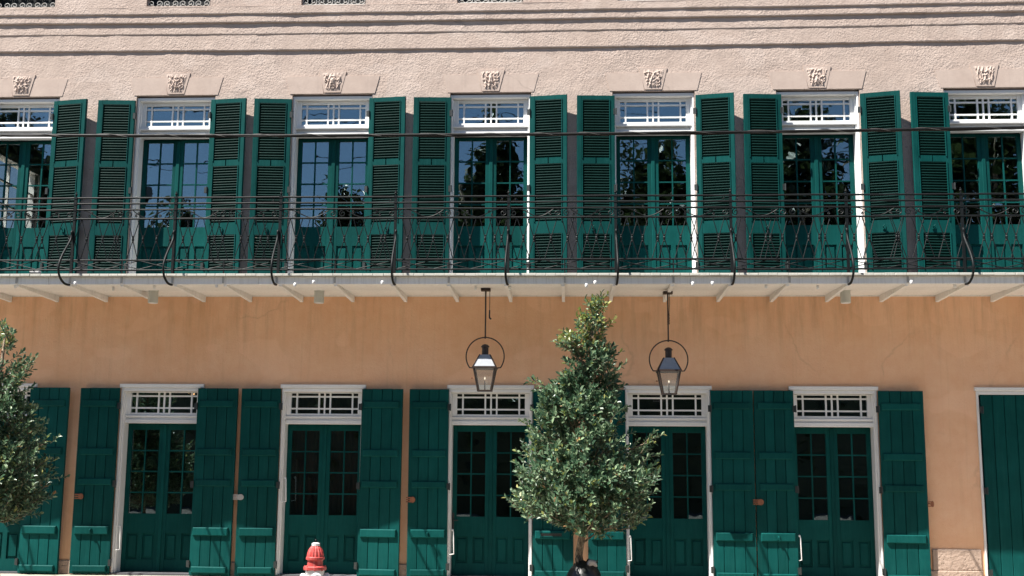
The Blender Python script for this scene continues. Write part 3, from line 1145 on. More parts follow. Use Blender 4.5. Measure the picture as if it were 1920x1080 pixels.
def xbar(w):
    k_ = round(w, 4)
    if k_ not in XB:
        mb = MB()
        h = w / 2
        z0, z1, zc = 4.425, 4.985, 4.705
        for s, yy in ((1, -0.004), (-1, 0.004)):
            mb.tube([(-s * h, yy, z1), (-s * h * 0.92, yy, z1 - 0.03), (0, yy, zc), (s * h * 0.92, yy, z0 + 0.03), (s * h, yy, z0)], 0.0060, 5)
        mb.lathe([(0.004, zc - 0.052), (0.013, zc - 0.042), (0.009, zc - 0.026), (0.017, zc - 0.012), (0.017, zc + 0.012), (0.009, zc + 0.026), (0.013, zc + 0.042), (0.004, zc + 0.052)], 8)
        me = mb.mesh('baluster', False)
        me.materials.append(MATS['iron_paint'])
        XB[k_] = me
    return XB[k_]


SCR = {}


def spiral(cx, cz, r0, turns, start, hand, n=22):
    out = []
    for i in range(n + 1):
        t = i / n
        a = start + hand * turns * 2 * math.pi * t
        r = r0 * (1 - 0.78 * t)
        out.append((cx + r * math.cos(a), 0, cz + r * math.sin(a)))
    return out


def scroll_mesh(w, flip):
    """one half panel of scrollwork between the two rails, x from 0 (post) to w"""
    key = (round(w, 3), flip)
    if key in SCR:
        return SCR[key]
    mb = MB()
    zb, zt = 5.003, 5.108
    zc = (zb + zt) / 2
    paths = []
    paths.append(spiral(0.055, zc, 0.048, 1.35, math.pi * 0.5, 1))
    paths.append(spiral(w - 0.06, zc, 0.048, 1.35, math.pi * 0.5, -1))
    a0, a1 = 0.12, w * 0.56
    paths.append([(a0 + (a1 - a0) * t, 0, zt - (zt - zb) * (1 - math.cos(math.pi * t)) / 2) for t in [i / 12 for i in range(13)]])
    b0, b1 = w * 0.54, w - 0.11
    paths.append([(b0 + (b1 - b0) * t, 0, zb + (zt - zb) * (t ** 1.8)) for t in [i / 12 for i in range(13)]])
    paths.append(spiral(a0 + (a1 - a0) * 0.42, zc + 0.022, 0.018, 1.2, -math.pi * 0.6, 1, 12))
    paths.append(spiral(a0 + (a1 - a0) * 0.30, zc - 0.025, 0.018, 1.2, math.pi * 0.4, 1, 12))
    paths.append(spiral(b0 + (b1 - b0) * 0.62, zc + 0.020, 0.018, 1.2, -math.pi * 0.4, -1, 12))
    paths.append(spiral(b0 + (b1 - b0) * 0.78, zc - 0.022, 0.018, 1.2, math.pi * 0.6, -1, 12))
    for p in paths:
        if flip:
            p = [(w - q[0], q[1], q[2]) for q in p]
        mb.tube(p, 0.0072, 5)
    me = mb.mesh('scroll')
    me.materials.append(MATS['iron_paint'])
    SCR[key] = me
    return me


for a, b in zip(POSTS[:-1], POSTS[1:]):
    w = b - a
    n = round(w / 0.159)
    s = w / n
    me = xbar(s)
    for i in range(n):
        link('baluster', me, None, rail, (a + (i + 0.5) * s, YR + wob(a + i * s, 3.0, 0.003), 0), (0, R(rnd.gauss(0, .5)), R(rnd.gauss(0, 4))))
    link('scroll', scroll_mesh(w / 2 - 0.02, False), None, rail, (a + 0.015, YR, 0))
    link('scroll', scroll_mesh(w / 2 - 0.02, True), None, rail, (a + w / 2 + 0.005, YR, 0))
    # long shallow crosses in the bottom strip
    nb = 3
    for i in range(nb):
        u0, u1 = a + w * i / nb, a + w * (i + 1) / nb
        m = MB()
        m.tube([(u0, YR - 0.004, 4.410), (u1, YR - 0.004, 4.292)], 0.0060, 5)
        m.tube([(u0, YR + 0.005, 4.292), (u1, YR + 0.005, 4.410)], 0.0060, 5)
        m.ball(((u0 + u1) / 2, YR, 4.351), 0.012)
        m.build('cross_bar', 'iron_paint', rail)
    for u in (a + 0.09, b - 0.09):
        m = MB()
        m.tube(spiral(u, 5.262, 0.02, 1.0, -math.pi / 2, 1, 10), 0.0045, 5)
        m.tube(spiral(u, 5.226, 0.02, 1.0, math.pi / 2, 1, 10), 0.0045, 5)
        m.build('small_scroll', 'iron_paint', rail, (0, YR, 0))

# ------------------------------------------------------------------ third-storey window grilles
for i, (a, b) in enumerate(TOPW):
    m = MB()
    m.box(a, b, 0.04, 0.05, 8.55, 10.1)
    w = m.build('window_panel', 'iron_paint', B)
    g = MB()
    for z in (8.565, 9.35):
        g.tube([(a + 0.02, -0.03, z), (b - 0.02, -0.03, z)], 0.012, 6)
    nn = 8
    for q in range(nn):
        cx = a + (b - a) * (q + 0.5) / nn
        for z in (8.625, 8.78, 8.935, 9.09, 9.24):
            hd = 1 if (q % 2) else -1
            g.tube([(px_, -0.03, pz_) for px_, _, pz_ in spiral(cx, z, 0.055, 1.3, math.pi * (0.5 if z > 8.7 else -0.5), hd, 16)], 0.0065, 5)
            g.tube([(cx - 0.055, -0.03, z - 0.05), (cx, -0.03, z - 0.01), (cx + 0.055, -0.03, z - 0.05)], 0.0055, 5)
    g.build('grille', 'zinc', w)

# ------------------------------------------------------------------ gas lanterns
def lantern(name, x, y, z, label, coil):
    """z = height of the ceiling plate's underside"""
    t = empty(name, (x, y, z), label, 'lantern', 'gas lanterns under the balcony')
    m = MB()
    m.box(-0.065, 0.065, -0.05, 0.05, -0.005, 0.03)
    m.build('ceiling_plate', 'lantern_iron', t)
    m = MB()
    m.tube([(0, 0, 0), (0, 0, -0.65)], 0.0105, 8)
    m.ball((0, 0, -0.645), 0.018)
    m.build('rod', 'lantern_iron', t, smooth=True)
    zc, rr = -0.905, 0.26
    path = []
    for i in range(49):
        a = math.radians(-36.6 + 253.2 * i / 48)
        path.append((rr * math.cos(a), 0, zc + rr * math.sin(a)))
    m = MB()
    m.tube(path, 0.0085, 8)
    m.build('ring', 'lantern_iron', t, smooth=True)
    m = MB()
    m.lathe([(0.045, -0.885), (0.045, -0.785), (0.058, -0.78), (0.056, -0.768), (0.038, -0.748), (0.012, -0.738)], 16)
    m.build('chimney', 'lantern_iron', t)

    def frustum(mb, h0, z0, h1, z1):
        mb.add([(-h0, -h0, z0), (h0, -h0, z0), (h0, h0, z0), (-h0, h0, z0), (-h1, -h1, z1), (h1, -h1, z1), (h1, h1, z1), (-h1, h1, z1)],
               [(0, 1, 5, 4), (1, 2, 6, 5), (2, 3, 7, 6), (3, 0, 4, 7), (4, 5, 6, 7)])
    m = MB()
    frustum(m, 0.148, -1.048, 0.068, -0.885)
    rf = m.build('roof', 'lantern_roof', t)
    m = MB()
    for sx, sy in ((-1, -1), (1, -1), (1, 1), (-1, 1)):
        m.tube([(sx * 0.150, sy * 0.150, -1.048), (sx * 0.069, sy * 0.069, -0.884)], 0.008, 5)
    m.build('roof_rib', 'lantern_iron', rf)
    m = MB()
    m.box(-0.162, 0.162, -0.162, 0.162, -1.075, -1.049)
    m.tube([(-0.214, 0, -1.058), (-0.16, 0, -1.062)], 0.009, 6)
    m.tube([(0.214, 0, -1.058), (0.16, 0, -1.062)], 0.009, 6)
    m.build('rim', 'lantern_iron', t)
    zt, zb, ht, hb = -1.075, -1.365, 0.142, 0.088
    for sx, sy in ((-1, -1), (1, -1), (1, 1), (-1, 1)):
        m = MB()
        m.tube([(sx * ht, sy * ht, zt), (sx * hb, sy * hb, zb)], 0.0125, 4)
        m.build('corner_bar', 'lantern_iron', t)
    m = MB()
    m.box(-hb - 0.012, hb + 0.012, -hb - 0.012, hb + 0.012, zb - 0.015, zb)
    m.build('base', 'lantern_iron', t)
    for (ax, ay, bx, by) in ((-1, -1, 1, -1), (1, -1, 1, 1), (1, 1, -1, 1), (-1, 1, -1, -1)):
        m = MB()
        m.add([(ax * hb, ay * hb, zb), (bx * hb, by * hb, zb), (bx * ht, by * ht, zt), (ax * ht, ay * ht, zt)], [(0, 1, 2, 3)])
        m.build('pane', 'lantern_glass', t)
    m = MB()
    m.tube([(0, 0, zb), (0, 0, zb + 0.13)], [0.010, 0.0055], 6)
    m.build('burner', 'lantern_iron', t)
    m = MB()
    m.lathe([(0.001, zb + 0.145), (0.007, zb + 0.155), (0.005, zb + 0.17), (0.0008, zb + 0.185)], 8)
    m.build('flame', 'pilot_flame', t, smooth=True)
    m = MB()
    m.tube([(-ht - 0.012, -ht * 0.6, zt - 0.13), (-ht - 0.03, -ht * 0.6, zt - 0.13)], 0.006, 5)
    m.ball((-ht - 0.03, -ht * 0.6, zt - 0.13), 0.011)
    m.build('latch_knob', 'rust_iron', t)
    if coil == 0:
        m = MB()
        m.tube([(0.055, 0, 0), (0.056, 0.0, -0.15), (0.055, 0, -0.27)], 0.0045, 5)
        m.tube([(0.055, 0, -0.27), (0.053, 0, -0.35), (0.055, 0, -0.375), (0.078, 0, -0.395)], [0.010, 0.011, 0.013, 0.012], 6)
        m.build('cord', 'lantern_iron', t)
    else:
        m = MB()
        m.tube([(0.02, -0.01, 0), (0.024, -0.012, -0.12), (0.012, -0.013, -0.3)], 0.0045, 5)
        pts = [(0.006 + 0.017 * math.cos(i * 0.9), 0.017 * math.sin(i * 0.9), -0.28 - i * 0.0032) for i in range(46)]
        m.tube(pts, 0.0045, 5)
        m.build('cord', 'lantern_iron', t)
    return t


lantern('lantern', -1.148, -0.82, 4.062, 'dark iron gas lantern with a loose cord dangling beside its rod', 0)
lantern('lantern', 1.345, -0.72, 4.034, 'dark iron gas lantern with a cord coiled tightly round its rod', 1)

# ------------------------------------------------------------------ round downlights under the balcony
CANL = ['pale round downlight under the balcony, leftmost of the three', 'pale round downlight under the balcony, left of the lantern with the loose cord', 'pale round downlight under the balcony, right of both lanterns']
for (x, lab) in zip((-5.90, -3.522, 3.79), CANL):
    t = empty('downlight', (x, -0.55, 4.10), lab, 'downlight', 'downlights under the balcony')
    m = MB()
    m.lathe([(0.066, -0.165), (0.068, -0.17), (0.070, -0.16), (0.068, 0.0), (0.06, 0.01)], 24)
    m.build('housing', 'can_grey', t, smooth=False)
    m = MB()
    m.lathe([(0.040, -0.172), (0.062, -0.1735), (0.066, -0.170)], 24)
    m.build('lens_ring', 'white_paint', t)
    m = MB()
    m.lathe([(0.075, 0.0), (0.075, 0.012)], 24)
    m.build('mount', 'can_grey', t)

# small floodlight lying on the balcony floor edge at far left
t = empty('floodlight', (-7.34, YF + 0.10, Z_FLOOR), 'small white floodlight lying on the balcony floor at the far left', 'floodlight')
m = MB()
m.lathe([(0.028, -0.07), (0.036, -0.068), (0.036, 0.05), (0.024, 0.07)], 14)
q = m.build('lamp_body', 'white_paint', t, (0, 0, 0.05), (0, R(90), R(10)), smooth=False)
m = MB()
m.box(-0.02, 0.02, -0.02, 0.02, 0.0, 0.03)
m.build('foot', 'zinc', t)

# ------------------------------------------------------------------ overhead cable in front of the house
t = empty('overhead_cable', (0, -3.0, 5.63), 'black twisted overhead cable strung across in front of the upper shutters', 'cable')


def cab(x):
    return 0.0010 * x * x + 0.0012 * x


m = MB()
X0, X1 = -14.0, 13.0
n = 120
m.tube([(X0 + (X1 - X0) * i / n, 0, cab(X0 + (X1 - X0) * i / n) + 0.004 * noise.noise((i * 0.3, 1.0, 2.0))) for i in range(n + 1)], 0.0195, 7)
m.build('core', 'cable_black', t, smooth=True)
m = MB()
n = 1500
pts = []
for i in range(n + 1):
    x = X0 + (X1 - X0) * i / n
    a = x * 9.5 + 3 * noise.noise((x * 0.5, 0, 0))
    rr = 0.0175 + 0.006 * max(0, noise.noise((x * 1.1, 3.3, 0)))
    pts.append((x, rr * math.cos(a), cab(x) + rr * math.sin(a)))
m.tube(pts, 0.0048, 5)
m.build('wrap', 'cable_wrap', t, smooth=True)
m = MB()
pts = []
for i in range(n + 1):
    x = X0 + (X1 - X0) * i / n
    a = -x * 2.1 + 2.0
    pts.append((x, 0.014 * math.cos(a), cab(x) - 0.006 + 0.014 * math.sin(a)))
m.tube(pts, 0.0075, 5)
m.build('strand', 'cable_black', t, smooth=True)

# ------------------------------------------------------------------ trees at the kerb
def prof_at(prof, z):
    if z >= prof[0][0]:
        return prof[0][1], prof[0][2]
    for a, b in zip(prof[:-1], prof[1:]):
        if b[0] <= z <= a[0]:
            u = (a[0] - z) / (a[0] - b[0])
            return a[1] + (b[1] - a[1]) * u, a[2] + (b[2] - a[2]) * u
    return prof[-1][1], prof[-1][2]


def add_leaf(mb, p, d, up, L, W):
    side = d.cross(up)
    if side.length < 1e-5:
        side = d.orthogonal()
    side.normalize()
    nrm = side.cross(d).normalized()
    o = len(mb.v)
    tip = p + d * L - nrm * L * 0.14
    for q in (p, p + d * L * 0.34 + side * W * 0.42 + nrm * W * 0.16, p + d * L * 0.72 + side * W * 0.46 + nrm * W * 0.12, tip,
              p + d * L * 0.72 - side * W * 0.46 + nrm * W * 0.12, p + d * L * 0.34 - side * W * 0.42 + nrm * W * 0.16):
        mb.v.append(tuple(q))
    mb.f.append((o, o + 1, o + 2, o + 3))
    mb.f.append((o, o + 3, o + 4, o + 5))


def kerb_tree(name, label, base, prof, trunk, seed, ntw, extra=(), young_above=3.2):
    rg = random.Random(seed)
    t = empty(name, base, label, 'tree', 'young evergreens planted along the kerb')
    y0 = base[1]
    inv = Vector(base)
    tb = MB()
    tp = [Vector(q) - inv for q in trunk]
    nT = len(tp)
    tb.tube([tuple(q) for q in tp], [0.060 * (1 - 0.80 * i / (nT - 1)) * (1.25 if i == 0 else 1) for i in range(nT)], 9)
    tb.build('trunk', 'bark', t, smooth=True)
    green, young, dead, br = MB(), MB(), MB(), MB()
    zmax, zmin = prof[0][0], prof[-1][0]

    def axis(z):
        best = trunk[0]
        for a, b in zip(trunk[:-1], trunk[1:]):
            if a[2] <= z <= b[2]:
                u = (z - a[2]) / (b[2] - a[2])
                return Vector((a[0] + (b[0] - a[0]) * u, a[1] + (b[1] - a[1]) * u, z))
        return Vector(trunk[-1])

    def twig(p, d, n, L, young_f):
        d = d.normalized()
        s1 = d.orthogonal().normalized()
        s2 = d.cross(s1)
        ph = rg.uniform(0, 6.28)
        ln = rg.uniform(0.10, 0.17)
        br.tube([tuple(p - d * 0.03), tuple(p + d * ln)], 0.003, 3, False)
        for i in range(n):
            u = i / (n - 1)
            a = ph + i * 2.4
            rad = s1 * math.cos(a) + s2 * math.sin(a)
            q = p + d * (ln * u)
            ld = (rad * (1.0 - 0.55 * u) + d * (0.35 + 0.75 * u) + Vector((0, 0, 0.16)) + Vector((rg.gauss(0, .16), rg.gauss(0, .16), rg.gauss(0, .16)))).normalized()
            tgt = young if rg.random() < young_f else green
            if rg.random() < 0.006:
                tgt = dead
            ll = L * rg.uniform(0.75, 1.2)
            add_leaf(tgt, q, ld, d + Vector((0, 0, 0.5)), ll, ll * rg.uniform(0.40, 0.52))

    # foliage grows in clumps: clump centres on and inside the profile, twigs scattered round each
    tips = []
    ncl = ntw // 17
    cl = []
    tries = 0
    while len(cl) < ncl and tries < 9000:
        tries += 1
        z = zmin + (zmax - zmin) * (1 - rg.random() ** 0.62)
        xl, xr = prof_at(prof, z)
        r = (xr - xl) / 2
        if rg.random() > (r / 0.9) ** 0.8 + 0.14:
            continue
        ang = rg.uniform(0, 2 * math.pi)
        rho = 0.95 * rg.random() ** 0.30
        c = Vector(((xl + xr) / 2 + r * rho * math.cos(ang), y0 + r * rho * 0.95 * math.sin(ang), z))
        if any((c - o).length < 0.125 for o, *_ in cl):
            continue
        cl.append((c, ang, rho, r))
    for c, ang, rho, r in cl:
        k2 = rg.randint(10, 19)
        sg = 0.068 + 0.045 * min(1, r)
        for _ in range(k2):
            q = c + Vector((rg.gauss(0, sg), rg.gauss(0, sg), rg.gauss(0, sg * 0.9)))
            xl, xr = prof_at(prof, q.z)
            if q.z > zmax + 0.02 or q.z < zmin - 0.05 or not (xl - 0.05 < q.x < xr + 0.05):
                continue
            tips.append((q - inv, ang, rho, q.z))
    # darker inner twigs near the trunk
    for _ in range(ntw // 9):
        z = zmin + 0.1 + (zmax - zmin - 0.3) * (1 - rg.random() ** 0.62)
        xl, xr = prof_at(prof, z)
        ang = rg.uniform(0, 6.28)
        rr = (xr - xl) / 2 * 0.5 * rg.random()
        tips.append((Vector(((xl + xr) / 2 + rr * math.cos(ang), y0 + rr * math.sin(ang), z)) - inv, ang, 0.4, z))
    for p, ang, rho, z in tips:
        out = Vector((math.cos(ang), math.sin(ang), 0))
        d = out * (0.5 + 0.5 * rho) + Vector((0, 0, rg.uniform(0.35, 1.0))) + Vector((rg.gauss(0, .3), rg.gauss(0, .3), rg.gauss(0, .2)))
        yf = 0.02 + (0.85 if z > young_above else 0.0) * rg.random() + (0.05 if rho > 0.85 else 0)
        twig(p, d, rg.randint(7, 10), 0.070, yf)
    # limbs from the trunk out to some of the tips
    for p, ang, rho, z in rg.sample(tips, min(95, len(tips))):
        if rho < 0.5:
            continue
        a = axis(max(1.0, z - 0.15 - 0.45 * rg.random())) - inv
        mid = (a + p) / 2 + Vector((0, 0, -0.05))
        br.tube([tuple(a), tuple(mid), tuple(p)], [0.012, 0.008, 0.004], 5, False)
    for (path, n) in extra:
        pts = [Vector(q) - inv for q in path]
        br.tube([tuple(q) for q in pts], [0.013 - 0.009 * i / (len(pts) - 1) for i in range(len(pts))], 6, False)
        for i in range(n):
            u = 0.35 + 0.65 * i / max(1, n - 1)
            q = u * (len(pts) - 1)
            i0 = min(int(q), len(pts) - 2)
            pp = pts[i0].lerp(pts[i0 + 1], q - i0) + Vector((rg.gauss(0, .03), rg.gauss(0, .03), rg.gauss(0, .03)))
            twig(pp, (pts[i0 + 1] - pts[i0]).normalized() + Vector((rg.gauss(0, .5), rg.gauss(0, .5), rg.gauss(0, .5))), 9, 0.06, 0.1)
    br.build('branches', 'bark', t)
    tag(green.build('crown', 'leaf_green', t, smooth=False), kind='stuff')
    tag(young.build('young_leaves', 'leaf_young', t, smooth=False), kind='stuff')
    if dead.v:
        tag(dead.build('dead_leaves', 'leaf_dead', t, smooth=False), kind='stuff')
    return t


YT = -2.4
PROF_MID = [(3.66, 0.27, 0.33), (3.52, 0.22, 0.38), (3.40, 0.16, 0.42), (3.26, 0.09, 0.44), (3.10, 0.03, 0.46), (2.95, 0.00, 0.48), (2.81, -0.05, 0.50), (2.62, -0.14, 0.52), (2.42, -0.30, 0.56),
            (2.16, -0.36, 0.66), (1.98, -0.41, 0.76), (1.84, -0.46, 0.87), (1.65, -0.50, 0.96), (1.50, -0.55, 1.02), (1.30, -0.64, 0.98), (1.18, -0.62, 0.93), (1.08, -0.46, 0.86), (1.0, -0.15, 0.74), (0.94, 0.0, 0.5)]
TR_MID = [(0.135, YT, 0.12), (0.130, YT, 0.45), (0.108, YT, 0.66), (0.150, YT, 0.91), (0.172, YT, 1.10), (0.19, YT, 1.80), (0.24, YT, 2.6), (0.30, YT, 3.5)]
ex = [([(0.13, YT, 0.78), (0.30, YT + 0.05, 0.90), (0.55, YT + 0.08, 0.98), (0.78, YT + 0.1, 1.03)], 7),
      ([(0.25, YT, 3.2), (0.29, YT, 3.48), (0.315, YT, 3.66)], 8),
      ([(0.1, YT, 2.3), (-0.15, YT - 0.1, 2.52), (-0.40, YT - 0.12, 2.72)], 8),
      ([(0.2, YT, 2.9), (0.0, YT - 0.05, 3.08), (-0.08, YT - 0.05, 3.15)], 5),
      ([(0.15, YT, 1.9), (-0.3, YT - 0.2, 2.05), (-0.47, YT - 0.2, 2.2)], 7),
      ([(0.3, YT, 1.7), (0.85, YT - 0.1, 1.95), (1.0, YT - 0.1, 2.0)], 7)]
kerb_tree('evergreen_tree', 'cone-shaped evergreen tree with pale trunk standing between the two lanterns', (0.135, YT, 0.12), PROF_MID, TR_MID, 3, 2150, ex, 3.05)

XLc = -7.13
PROF_L = [(3.32, -7.12, -7.06), (3.19, -7.25, -7.00), (2.98, -7.4, -6.92), (2.75, -7.5, -6.84), (2.55, -7.55, -6.90), (2.39, -7.6, -6.86), (2.13, -7.7, -6.73), (1.80, -7.8, -6.56), (1.48, -7.9, -6.40), (1.30, -7.9, -6.41), (1.15, -7.8, -6.50), (1.02, -7.6, -6.72), (0.95, -7.4, -6.95)]
TR_L = [(XLc, YT, 0.12), (XLc, YT, 0.6), (XLc + 0.03, YT, 1.1), (XLc + 0.02, YT, 1.9), (XLc + 0.05, YT, 2.6), (-7.06, YT, 3.2)]
exl = [([(-7.06, YT, 2.9), (-7.05, YT, 3.2), (-7.04, YT, 3.34)], 7), ([(-7.0, YT, 2.5), (-6.85, YT - 0.05, 2.68), (-6.70, YT - 0.05, 2.88)], 7), ([(-6.9, YT, 1.7), (-6.6, YT, 1.85), (-6.45, YT, 1.92)], 6)]
kerb_tree('evergreen_tree', 'dark evergreen tree cut off by the left edge of the photo', (XLc, YT, 0.12), PROF_L, TR_L, 8, 1800, exl, 3.0)


def tree_bag(x, y, label, seed):
    rg = random.Random(seed)
    t = empty('tree_bag', (x, y, 0.12), label, 'bag', 'black bags round the tree trunks')
    m = MB()
    N = 28
    prof = [(0.20, 0.0), (0.225, 0.10), (0.215, 0.22), (0.19, 0.32), (0.15, 0.39), (0.10, 0.445), (0.062, 0.475)]
    for r, z in prof:
        for s in range(N):
            a = 2 * math.pi * s / N
            f = 1 + 0.12 * noise.noise((math.cos(a) * 2.2 + seed, math.sin(a) * 2.2, z * 5)) + 0.05 * noise.noise((math.cos(a) * 7, math.sin(a) * 7 + seed, z * 12))
            m.v.append((r * f * math.cos(a), r * f * math.sin(a), z + 0.05 * noise.noise((math.cos(a), math.sin(a), seed)) * (z > 0.1)))
    for i in range(len(prof) - 1):
        for s in range(N):
            q = (s + 1) % N
            m.f.append((i * N + s, i * N + q, (i + 1) * N + q, (i + 1) * N + s))
    m.f.append(tuple(range(N - 1, -1, -1)))
    m.build('bag_body', 'black_plastic', t, smooth=True)
    m = MB()
    for sx, zz, h in ((-0.055, 0.45, 0.09), (-0.085, 0.44, 0.10)):
        m.tube([(sx, -0.06, zz - 0.03), (sx - 0.01, -0.075, zz + h * 0.6), (sx + 0.005, -0.07, zz + h), (sx + 0.02, -0.06, zz + h * 0.5), (sx + 0.03, -0.055, zz - 0.02)], 0.009, 5)
    m.tube([(0.10, -0.05, 0.43), (0.145, -0.06, 0.475), (0.168, -0.06, 0.49), (0.16, -0.055, 0.465), (0.12, -0.05, 0.43)], 0.006, 5)
    m.build('strap', 'black_plastic', t, smooth=True)
    m = MB()
    m.tube([(0.05, -0.045, 0.425), (0.085, -0.05, 0.46), (0.12, -0.045, 0.455), (0.15, -0.04, 0.41)], [0.03, 0.042, 0.036, 0.012], 9)
    m.build('rag', 'grey_cloth', t, smooth=True)
    return t


tree_bag(0.165, YT, 'black plastic bag tied round the trunk of the tree between the lanterns', 2)
tree_bag(XLc, YT, 'black plastic bag tied round the trunk of the tree at the left edge', 5)

# ------------------------------------------------------------------ fire hydrant
H = empty('fire_hydrant', (-2.905, -3.0, 0.12), 'red topped silver fire hydrant in front of the second lower doorway', 'fire hydrant')
m = MB()
m.lathe([(0.16, 0.0), (0.16, 0.03), (0.105, 0.04), (0.098, 0.12), (0.098, 0.33), (0.108, 0.355), (0.108, 0.388)], 24)
m.build('barrel', 'hydrant_silver', H)
m = MB()
m.lathe([(0.118, 0.388), (0.130, 0.395), (0.130, 0.422), (0.118, 0.432), (0.090, 0.437), (0.086, 0.49), (0.092, 0.50), (0.106, 0.505), (0.106, 0.528), (0.096, 0.538)], 28)
m.build('flange', 'hydrant_red', H)
m = MB()
m.lathe([(0.092, 0.538), (0.090, 0.56), (0.082, 0.595), (0.066, 0.63), (0.050, 0.650), (0.042, 0.656)], 60, flute=0.06, nfl=15)
m.build('bonnet', 'hydrant_red', H, smooth=False)
m = MB()
m.lathe([(0.042, 0.652), (0.047, 0.658), (0.047, 0.682), (0.032, 0.690), (0.018, 0.694)], 14)
m.build('collar', 'hydrant_silver', H)
m = MB()
m.lathe([(0.015, 0.69), (0.014, 0.722), (0.008, 0.728)], 5)
m.build('operating_nut', 'iron_paint', H)
for a in range(8):
    an = a * math.pi / 4 + 0.2
    m = MB()
    m.lathe([(0.009, 0.382), (0.009, 0.40), (0.005, 0.439)], 6, 0.117 * math.cos(an), 0.117 * math.sin(an))
    m.build('bolt', 'hydrant_red', H)
for rot, L, r in ((R(200), 0.165, 0.052), (R(20), 0.165, 0.052), (R(-70), 0.185, 0.068)):
    m = MB()
    m.lathe([(r * 0.8, 0.06), (r * 0.8, L - 0.05), (r, L - 0.05), (r, L - 0.015), (r * 0.75, L), (0.016, L), (0.016, L + 0.025)], 16)
    m.build('outlet_cap', 'hydrant_silver', H, (0, 0, 0.30), (0, R(90), rot))

# ------------------------------------------------------------------ things inside, glimpsed through the glass
ch = empty('chandelier', (-5.9, 1.6, 2.8), 'chandelier of tiny warm bulbs seen through the leftmost full lower transom', 'chandelier')
m = MB()
m.tube([(0, 0, 1.05), (0, 0, 0.0)], 0.01, 6)
for i in range(8):
    a = i * math.pi / 4
    m.tube([(0, 0, 0), (0.2 * math.cos(a), 0.2 * math.sin(a), -0.06), (0.36 * math.cos(a), 0.36 * math.sin(a), 0.02)], 0.008, 5)
m.build('arms', 'lantern_iron', ch)
rg = random.Random(4)
for i in range(26):
    a = rg.uniform(0, 6.28)
    r = rg.uniform(0.1, 0.42)
    m = MB().ball((r * math.cos(a), r * math.sin(a), rg.uniform(-0.08, 0.06)), rg.uniform(0.006, 0.011), 6, 4)
    m.build('bulb', 'bulb', ch)
cu = MB()
n = 120
for i in range(n + 1):
    x = -4.15 + 1.24 * i / n
    y = 0.62 + 0.025 * math.sin(i * 0.9) + 0.012 * math.sin(i * 2.3)
    cu.v += [(x, y, 0.3), (x, y - 0.01, 2.75)]
for i in range(n):
    cu.f.append((2 * i, 2 * i + 2, 2 * i + 3, 2 * i + 1))
for i in range(n + 1):
    x, y, z = cu.v[2 * i]
o = cu.build('curtain', 'curtain_red', None, smooth=True)
sol = o.modifiers.new('thick', 'SOLIDIFY')
sol.thickness = 0.004
tag(o, 'dull red curtain hanging behind the glass of the doorway with the hydrant', 'curtain')

# ------------------------------------------------------------------ far side of the street, seen only in the panes
hd = MB()  # leafy block added across the street to darken the lower panes
rg = random.Random(21)
for i in range(9000):
    x, y, z = rg.uniform(-34, 30), rg.uniform(-19.4, -17.0), 0.15 + 4.3 * rg.random() ** 0.7
    d = Vector((rg.gauss(0, 1), rg.gauss(0, 1), rg.gauss(0.2, 1))).normalized()
    add_leaf(hd, Vector((x, y, z)), d, Vector((0, 0, 1)), rg.uniform(0.25, 0.45), 0.2)
hd.box(-34, 30, -19.3, -17.3, 0.1, 3.9)
o = hd.build('hedge_screen', 'leaf_far')
tag(o, 'tall dark hedge across the street, added to darken the lower panes', 'hedge_screen')


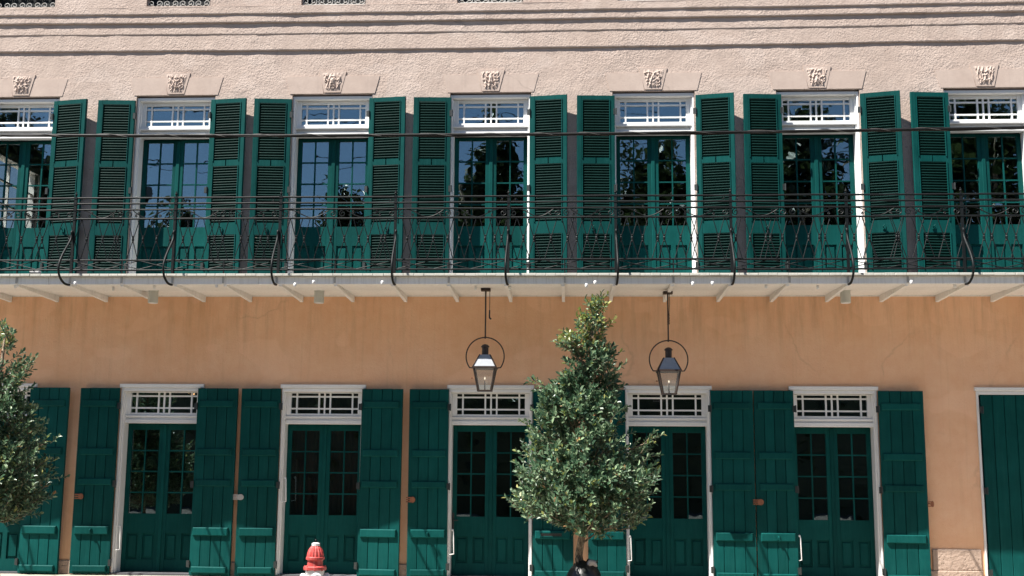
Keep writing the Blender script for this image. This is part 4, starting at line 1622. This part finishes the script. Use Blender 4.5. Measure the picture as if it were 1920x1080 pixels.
def far_tree(x, y, top, rx, rz, seed, where, n=9500):
    rg = random.Random(seed)
    t = empty('street_tree', (x, y, 0.12), 'street tree mirrored in ' + where, 'tree', 'trees mirrored in the panes')
    tb = MB()
    cz = top - rz
    tb.tube([(0, 0, 0), (0.1, 0, cz * 0.5), (0, 0.1, cz)], [0.32, 0.24, 0.12], 8)
    for i in range(9):
        a = rg.uniform(0, 6.28)
        tb.tube([(0.05, 0, cz * 0.55 + 0.2 * i), (rx * 0.4 * math.cos(a), rx * 0.4 * math.sin(a), cz), (rx * 0.75 * math.cos(a), rx * 0.75 * math.sin(a), cz + rz * rg.uniform(-.2, .6))], [0.11, 0.07, 0.02], 5)
    tb.build('trunk', 'bark', t, smooth=True)
    mb = MB()
    for i in range(n):
        while True:
            q = Vector((rg.uniform(-1, 1), rg.uniform(-1, 1), rg.uniform(-1, 1)))
            if q.length < 1:
                break
        q = q.normalized() * q.length ** 0.55
        lump = 0.86 + 0.36 * noise.noise(q * 2.3 + Vector((seed, 0, 0)))
        if noise.noise(q * 3.7 + Vector((0, seed, 0))) < -0.5:
            continue
        taper = 1.0 - 0.42 * max(0, q.z)
        p = Vector((q.x * rx * lump * taper, q.y * rx * lump * taper, cz + q.z * rz * lump))
        d = Vector((rg.gauss(0, 1), rg.gauss(0, 1), rg.gauss(0, .8))).normalized()
        L = rg.uniform(0.19, 0.34) * (1.0 if (q.length > 0.78) else 2.0)
        add_leaf(mb, p, d, Vector((0, 0, 1)), L, L * 0.62)
    tag(mb.build('crown', 'leaf_far', t), kind='stuff')
    return t


FAR = [(-21.8, -24, 16.5, 3.6, 7.0, 'the panes of the leftmost upper doorway'),
       (-15.0, -24.5, 11.3, 2.4, 4.4, 'the low panes of the second upper doorway from the left'),
       (-8.7, -24, 12.3, 2.3, 5.0, 'the low panes of the third upper doorway from the left'),
       (-3.0, -24, 15.0, 2.0, 6.4, 'the left leaf of the middle upper doorway'),
       (-0.6, -25, 14.2, 2.0, 6.0, 'the right leaf of the middle upper doorway'),
       (3.2, -24, 14.3, 3.5, 6.2, 'the upper doorway just right of the middle one'),
       (8.0, -24, 16.2, 3.4, 7.2, 'the second upper doorway from the right'),
       (14.6, -24, 16.6, 4.0, 7.4, 'the upper doorway cut off at the right')]
for i, (x, y, top, rx, rz, where) in enumerate(FAR):
    far_tree(x, y, top, rx, rz, 40 + i, where)
# brick house across the street
bh = empty('brick_house', (-23.4, -31.0, 0.12), 'plain brick house across the street, mirrored at the edge of a pane', 'building')
m = MB().box(-2.4, 2.4, -6, 0, 0, 14.6)
m.build('wall', 'brick', bh)
m = MB().box(-2.6, 2.6, -6.2, 0.2, 14.6, 15.0)
m.build('roof', 'slate', bh)
for zz in (2.0, 5.4, 8.8, 12.0):
    for xx in (-1.3, 1.3):
        m = MB().box(xx - 0.5, xx + 0.5, 0.002, 0.05, zz, zz + 1.7)
        w = m.build('window', 'white_paint', bh)
        m = MB().box(xx - 0.42, xx + 0.42, 0.051, 0.06, zz + 0.08, zz + 1.62)
        m.build('pane', 'slate', w)
# utility wires across the street
wt = empty('utility_wires', (0, -20.0, 12.0), 'thin utility wires across the street, mirrored in the left panes', 'wires')
for i, (z, y) in enumerate(((0.0, 0.0), (0.7, 0.2), (1.2, 0.0))):
    m = MB()
    m.tube([(-40 + 2 * q, y, z + 0.0012 * (-40 + 2 * q) ** 2 - 0.04 * (-40 + 2 * q) * (1 if i % 2 else -1)) for q in range(41)], 0.018, 5)
    m.build('wire', 'cable_black', wt)
